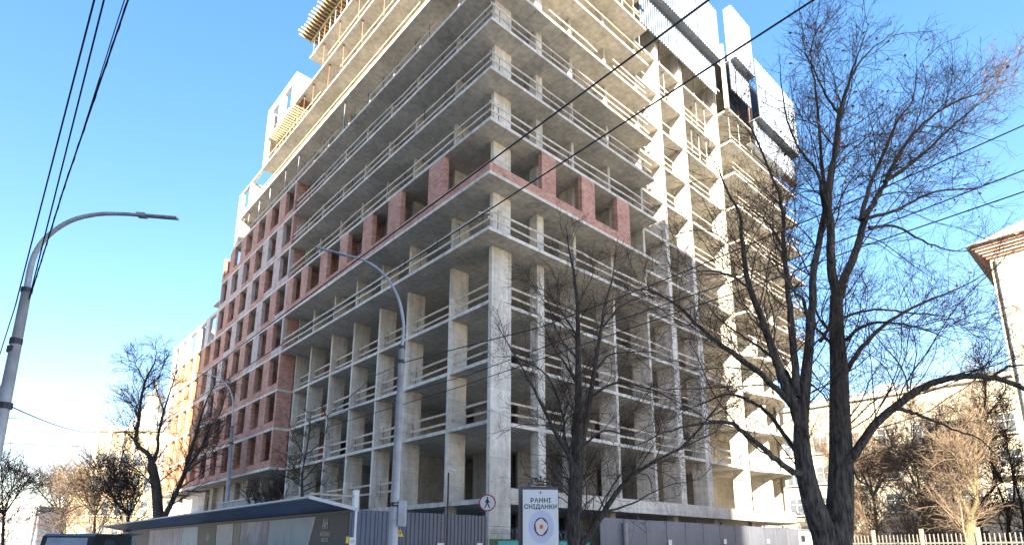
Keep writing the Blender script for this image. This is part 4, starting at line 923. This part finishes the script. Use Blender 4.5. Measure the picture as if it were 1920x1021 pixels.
# middle right: cream five-storey
A = loc(at(1500, 762, 62)); hm = at(1500, 768, 62)[2]
t = lthing('cream_apartment_house', 'cream rendered five-storey house with white windows behind the trees at right', 'building', A[0], A[1])
block(t, 0, 14, -42, 8, hm, cw); block(t, -.35, 14.3, -42.3, 8.3, hm+.35, M['conc_light'], 'cornice', hm+.002)
block(t, -.06, 0, -42, 8, 4.6, plaster('rusticated_base', (.60, .55, .42)), 'base_course', 4.35)
for k in range(4):
    hh = 3.7
win_block(t, 5, 0, 0, 1.5, 1.75, 3.0, [1.5, 5.0, 8.1, 11.2, 14.0][:5 if hm > 16.2 else 4], -41.4, 7)
for y in (-30, -18, -6): MB().box(-.8, 0, y, y+2.2, 7.6, 7.75).box(-.8, -.75, y, y+2.2, 7.75, 8.6).box(-.75, 0, y, y+.05, 7.75, 8.6).box(-.75, 0, y+2.15, y+2.2, 7.75, 8.6).build('balcony', M['conc_light'], t)
for y in (-27, -12): MB().box(-.35, 0, y, y+.8, 4.1, 4.7).build('air_conditioner', M['white'], t)
for y in (-36, -22, -8): m = MB(); m.box(3, 4.2, y, y+1.5, hm+.35, hm+1.9); m.build('chimney', M['conc'], t)
m = MB(); m.v = [(-.3, 8.2, hm+.36), (14.2, 8.2, hm+.36), (14.2, -42.2, hm+.36), (-.3, -42.2, hm+.36), (7, 5, hm+2.4), (7, -39, hm+2.4)]; m.f = [(0, 1, 4), (1, 2, 5, 4), (2, 3, 5), (3, 0, 4, 5), (3, 2, 1, 0)]; m.build('roof', M['conc_dark'], t)
# low railing at right
RA = at(1560, 1008, 24); RB = at(1960, 1003, 17.5); dv = RB-RA; Ln = math.hypot(dv[0], dv[1]); t = thing('iron_railing', 'pale grey iron railing with pointed bars along the right pavement', 'railing', (RA[0], RA[1], 0), math.atan2(dv[1], dv[0]))
iron = plain('weathered_iron_paint', (.27, .25, .22), .6, .1, .2)
bar = MB().box(-.012, .012, -.012, .012, .1, 2.12).mesh('bar', iron)
for i in range(int(Ln/.14)): link('bar', bar, t, (i*.14, 0, random.uniform(-.01, .01)))
MB().box(0, Ln, -.02, .02, 1.80, 1.85).build('rail', iron, t); MB().box(0, Ln, -.02, .02, .3, .35).build('rail', iron, t)
for i in range(5): MB().box(i*Ln/4-.05, i*Ln/4+.05, -.05, .05, 0, 2.3).build('rail_post', iron, t)
# left: ochre classical building with turret
Q = at(312, 790, 118); L0 = loc(Q); hC = at(185, 808, 118)[2]; QL = at(180, 810, 118)
t = thing('ochre_classical_building', 'sunlit ochre classical building with a round domed turret beyond the brick wing', 'building', (QL[0]+.0, QL[1], 0), 0)
W = Q[0]-QL[0]+9; och = plaster('ochre_render', (.50, .41, .26), .3); crm = plaster('cream_stucco', (.62, .56, .46), .2)
block(t, 0, W, 0, 16, hC, och); block(t, -.6, W, -.6, 16.6, hC+.7, crm, 'cornice', hC+.002); block(t, -.3, W, -.3, 16, hC*.62+.4, crm, 'string_course', hC*.62); block(t, -.3, W, -.3, 16, hC*.3+.4, crm, 'string_course', hC*.3)
pil = MB().box(0, .7, -.3, 0, 0, hC*.36).mesh('pilaster', crm)
for i in range(6): link('pilaster', pil, t, (.3+i*2.5, 0, hC*.63))
wme = MB().box(0, 1.2, -.05, .05, 0, 2.6).mesh('window', glass); fme = MB().box(-.15, 1.35, -.12, -.0, 2.6, 2.8).box(-.15, 0, -.1, 0, 0, 2.6).box(1.2, 1.35, -.1, 0, 0, 2.6).mesh('frame', crm)
for r in range(4):
    for i in range(6): o = link('window', wme, t, (1.15+i*2.5, 0, 3+r*4.7)); link('frame', fme, o)
def cyl(name, cx, cy, r0, r1, za, zb, mat, n=14): return MB().tube([(cx, cy, za), (cx, cy, zb)], [r0, r1], n).build(name, mat, t)
tx = at(262, 790, 118)[0]-QL[0]; zb = at(262, 790, 118)[2]; z2_ = at(262, 735, 118)[2]; z3_ = at(262, 705, 118)[2]
MB().tube([(tx, 4, hC+.7), (tx, 4, hC+3.4), (tx, 4, hC+5.2)], [4.4, 3.2, 1.9], 16).build('dome', plaster('pale_lead_dome', (.60, .60, .60)), t, True)
cyl('turret', tx, 4, 1.75, 1.65, hC+5.2, z2_, crm); cyl('turret_cap', tx, 4, 2.1, 1.2, z2_, z2_+.9, M['galv']); cyl('spire', tx, 4, .5, .08, z2_+.9, z3_, crm)
block(t, tx+3.2, tx+4.6, 4, 5.4, z2_-1, M['brick'], 'chimney', hC+.7); block(t, tx+3.0, tx+4.8, 3.8, 5.6, z2_-.4, crm, 'chimney_cap', z2_-.998)
block(t, 3.5*0-4.5, -.02, 2, 12, hC*.72, och, 'side_wing')
# far left hazy block
QL = at(-40, 944, 170); QR = at(68, 955, 170); hF = at(20, 951, 170)[2]
t = thing('distant_pale_block', 'distant pale block with small windows at the far left end of the street', 'building', (QL[0], QL[1], 0), 0)
pale = plaster('hazy_pale_render', (.55, .50, .46)); block(t, 0, QR[0]-QL[0], 0, 12, hF, pale); block(t, -.5, QR[0]-QL[0]+.5, -.5, 12.5, hF+.6, M['conc_dark'], 'roof', hF+.002)
wme = MB().box(0, 1.3, -.06, .04, 0, 1.7).mesh('window', glass); pm_ = MB().box(.08, 1.22, -.08, -.061, .1, 1.6).mesh('pane', glass)
for r in range(3):
    for i in range(6): o = link('window', wme, t, (1.0+i*2.6, 0, 1.6+r*3.2)); link('pane', pm_, o)
# ------------------------------------------------------------------ left bottom: van, kiosk, street signs
c0 = at(120, 1016, 26); t = thing('parked_van', 'dark van with its windscreen towards the camera at the bottom left', 'van', (c0[0], c0[1], 0), .25)
vb = plain('dark_van_paint', (.035, .04, .045), .3, .2, .1)
zr = at(120, 999, 26)[2]
prof = [(-.0, .45), (-.0, 1.12), (.12, 1.2), (.36, zr-.1), (.6, zr), (4.9, zr), (5.0, zr-.1), (5.05, .45)]
m = MB(); n = len(prof)
for x in (-1.02, 1.02):
    m.v += [(x*(1 if z < 1.2 else .95), y, z) for y, z in prof]
m.f = [tuple(range(n-1, -1, -1)), tuple(range(n, 2*n))]+[(i, (i+1) % n, n+(i+1) % n, n+i) for i in range(n)]; m.build('body', vb, t)
MB().slabpoly([(-.8, .09, 1.26), (.8, .09, 1.26), (.76, .30, zr-.17), (-.76, .30, zr-.17)], .01).build('windscreen', plain('sky_tinted_windscreen', (.34, .38, .42), .15, 0, .3, 2), t)  # sky reflection painted into the windscreen colour
for sx in (-1, 1):
    MB().box(sx*1.0-.02, sx*1.0+.02, 1.6, 2.6, 1.3, zr-.25).build('side_window', glass, t); MB().box(sx*.75-.18, sx*.75+.18, -.03, .02, .7, .92).build('headlight', M['white'], t)
    MB().box(sx*1.16-.1, sx*1.16+.1, .85, .95, 1.25, 1.55).build('mirror', M['black'], t)
    for y in (.9, 4.1):
        wh = MB().tube([(sx*1.03-.1*sx, y, .34), (sx*1.03+.05*sx, y, .34)], .34, 18).build('wheel', M['black'], t); MB().tube([(sx*1.03+.05*sx, y, .34), (sx*1.03+.07*sx, y, .34)], .2, 12).build('rim', M['galv'], wh)
c0 = at(195, 1016, 31); t = thing('wooden_kiosk', 'small pale kiosk with a slanting roof between the van and the hoarding', 'kiosk', (c0[0], c0[1], 0), .3)
MB().box(-.9, .9, 0, 2, 0, 1.95).build('wall', M['white'], t); MB().slabpoly([(-1.2, -.4, 2.0), (1.1, -.4, 2.35), (1.1, 2.2, 2.35), (-1.2, 2.2, 2.0)], .06).build('roof', M['wood'], t); MB().box(-.6, .5, -.02, -.002, .9, 1.7).build('shutter', M['clad_side'], t)
blue = plain('blue_enamel', (.03, .09, .42), .4, 0, .1)
for px, py, lb, num in ((18, 1009, 'left blue square street sign far down the street', '4'), (57, 1005, 'right blue square street sign far down the street, nearer the distant lamp', '1')):
    c0 = at(px, py, 55); t = thing('street_sign', lb, 'sign', (c0[0], c0[1], 0), 0, 'blue street signs far down the street'); zz = c0[2]
    MB().tube([(0, .04, 0), (0, .04, zz+.3)], .035, 6).build('pole', M['galv'], t); MB().box(-.2, .2, -.01, .01, zz-.2, zz+.2).build('plate', blue, t); MB().box(-.08, .08, -.014, -.011, zz-.1, zz+.1).build('symbol', M['white'], t)
# ------------------------------------------------------------------ the tall house across the street (behind the camera): it casts the shade over the lower floors
t = lthing('slab_block', 'tall plain residential slab block across the street behind the camera', 'building', -50, -42.3)
block(t, 0, 16, 0, 60, 54.5, plaster('light_grey_render', (.58, .57, .55), .1))
block(t, -.3, 16.3, -.3, 60.3, 54.9, M['conc'], 'roof', 54.502)
wme = MB().box(-.02, .05, 0, 1.8, 0, 1.6).mesh('window', glass); pme = MB().box(.051, .06, .08, 1.72, .08, 1.52).mesh('pane', glass)
for r in range(16):
    for i in range(16): o = link('window', wme, t, (16, 1.2+i*3.7, 1.4+r*3.3)); link('pane', pme, o)
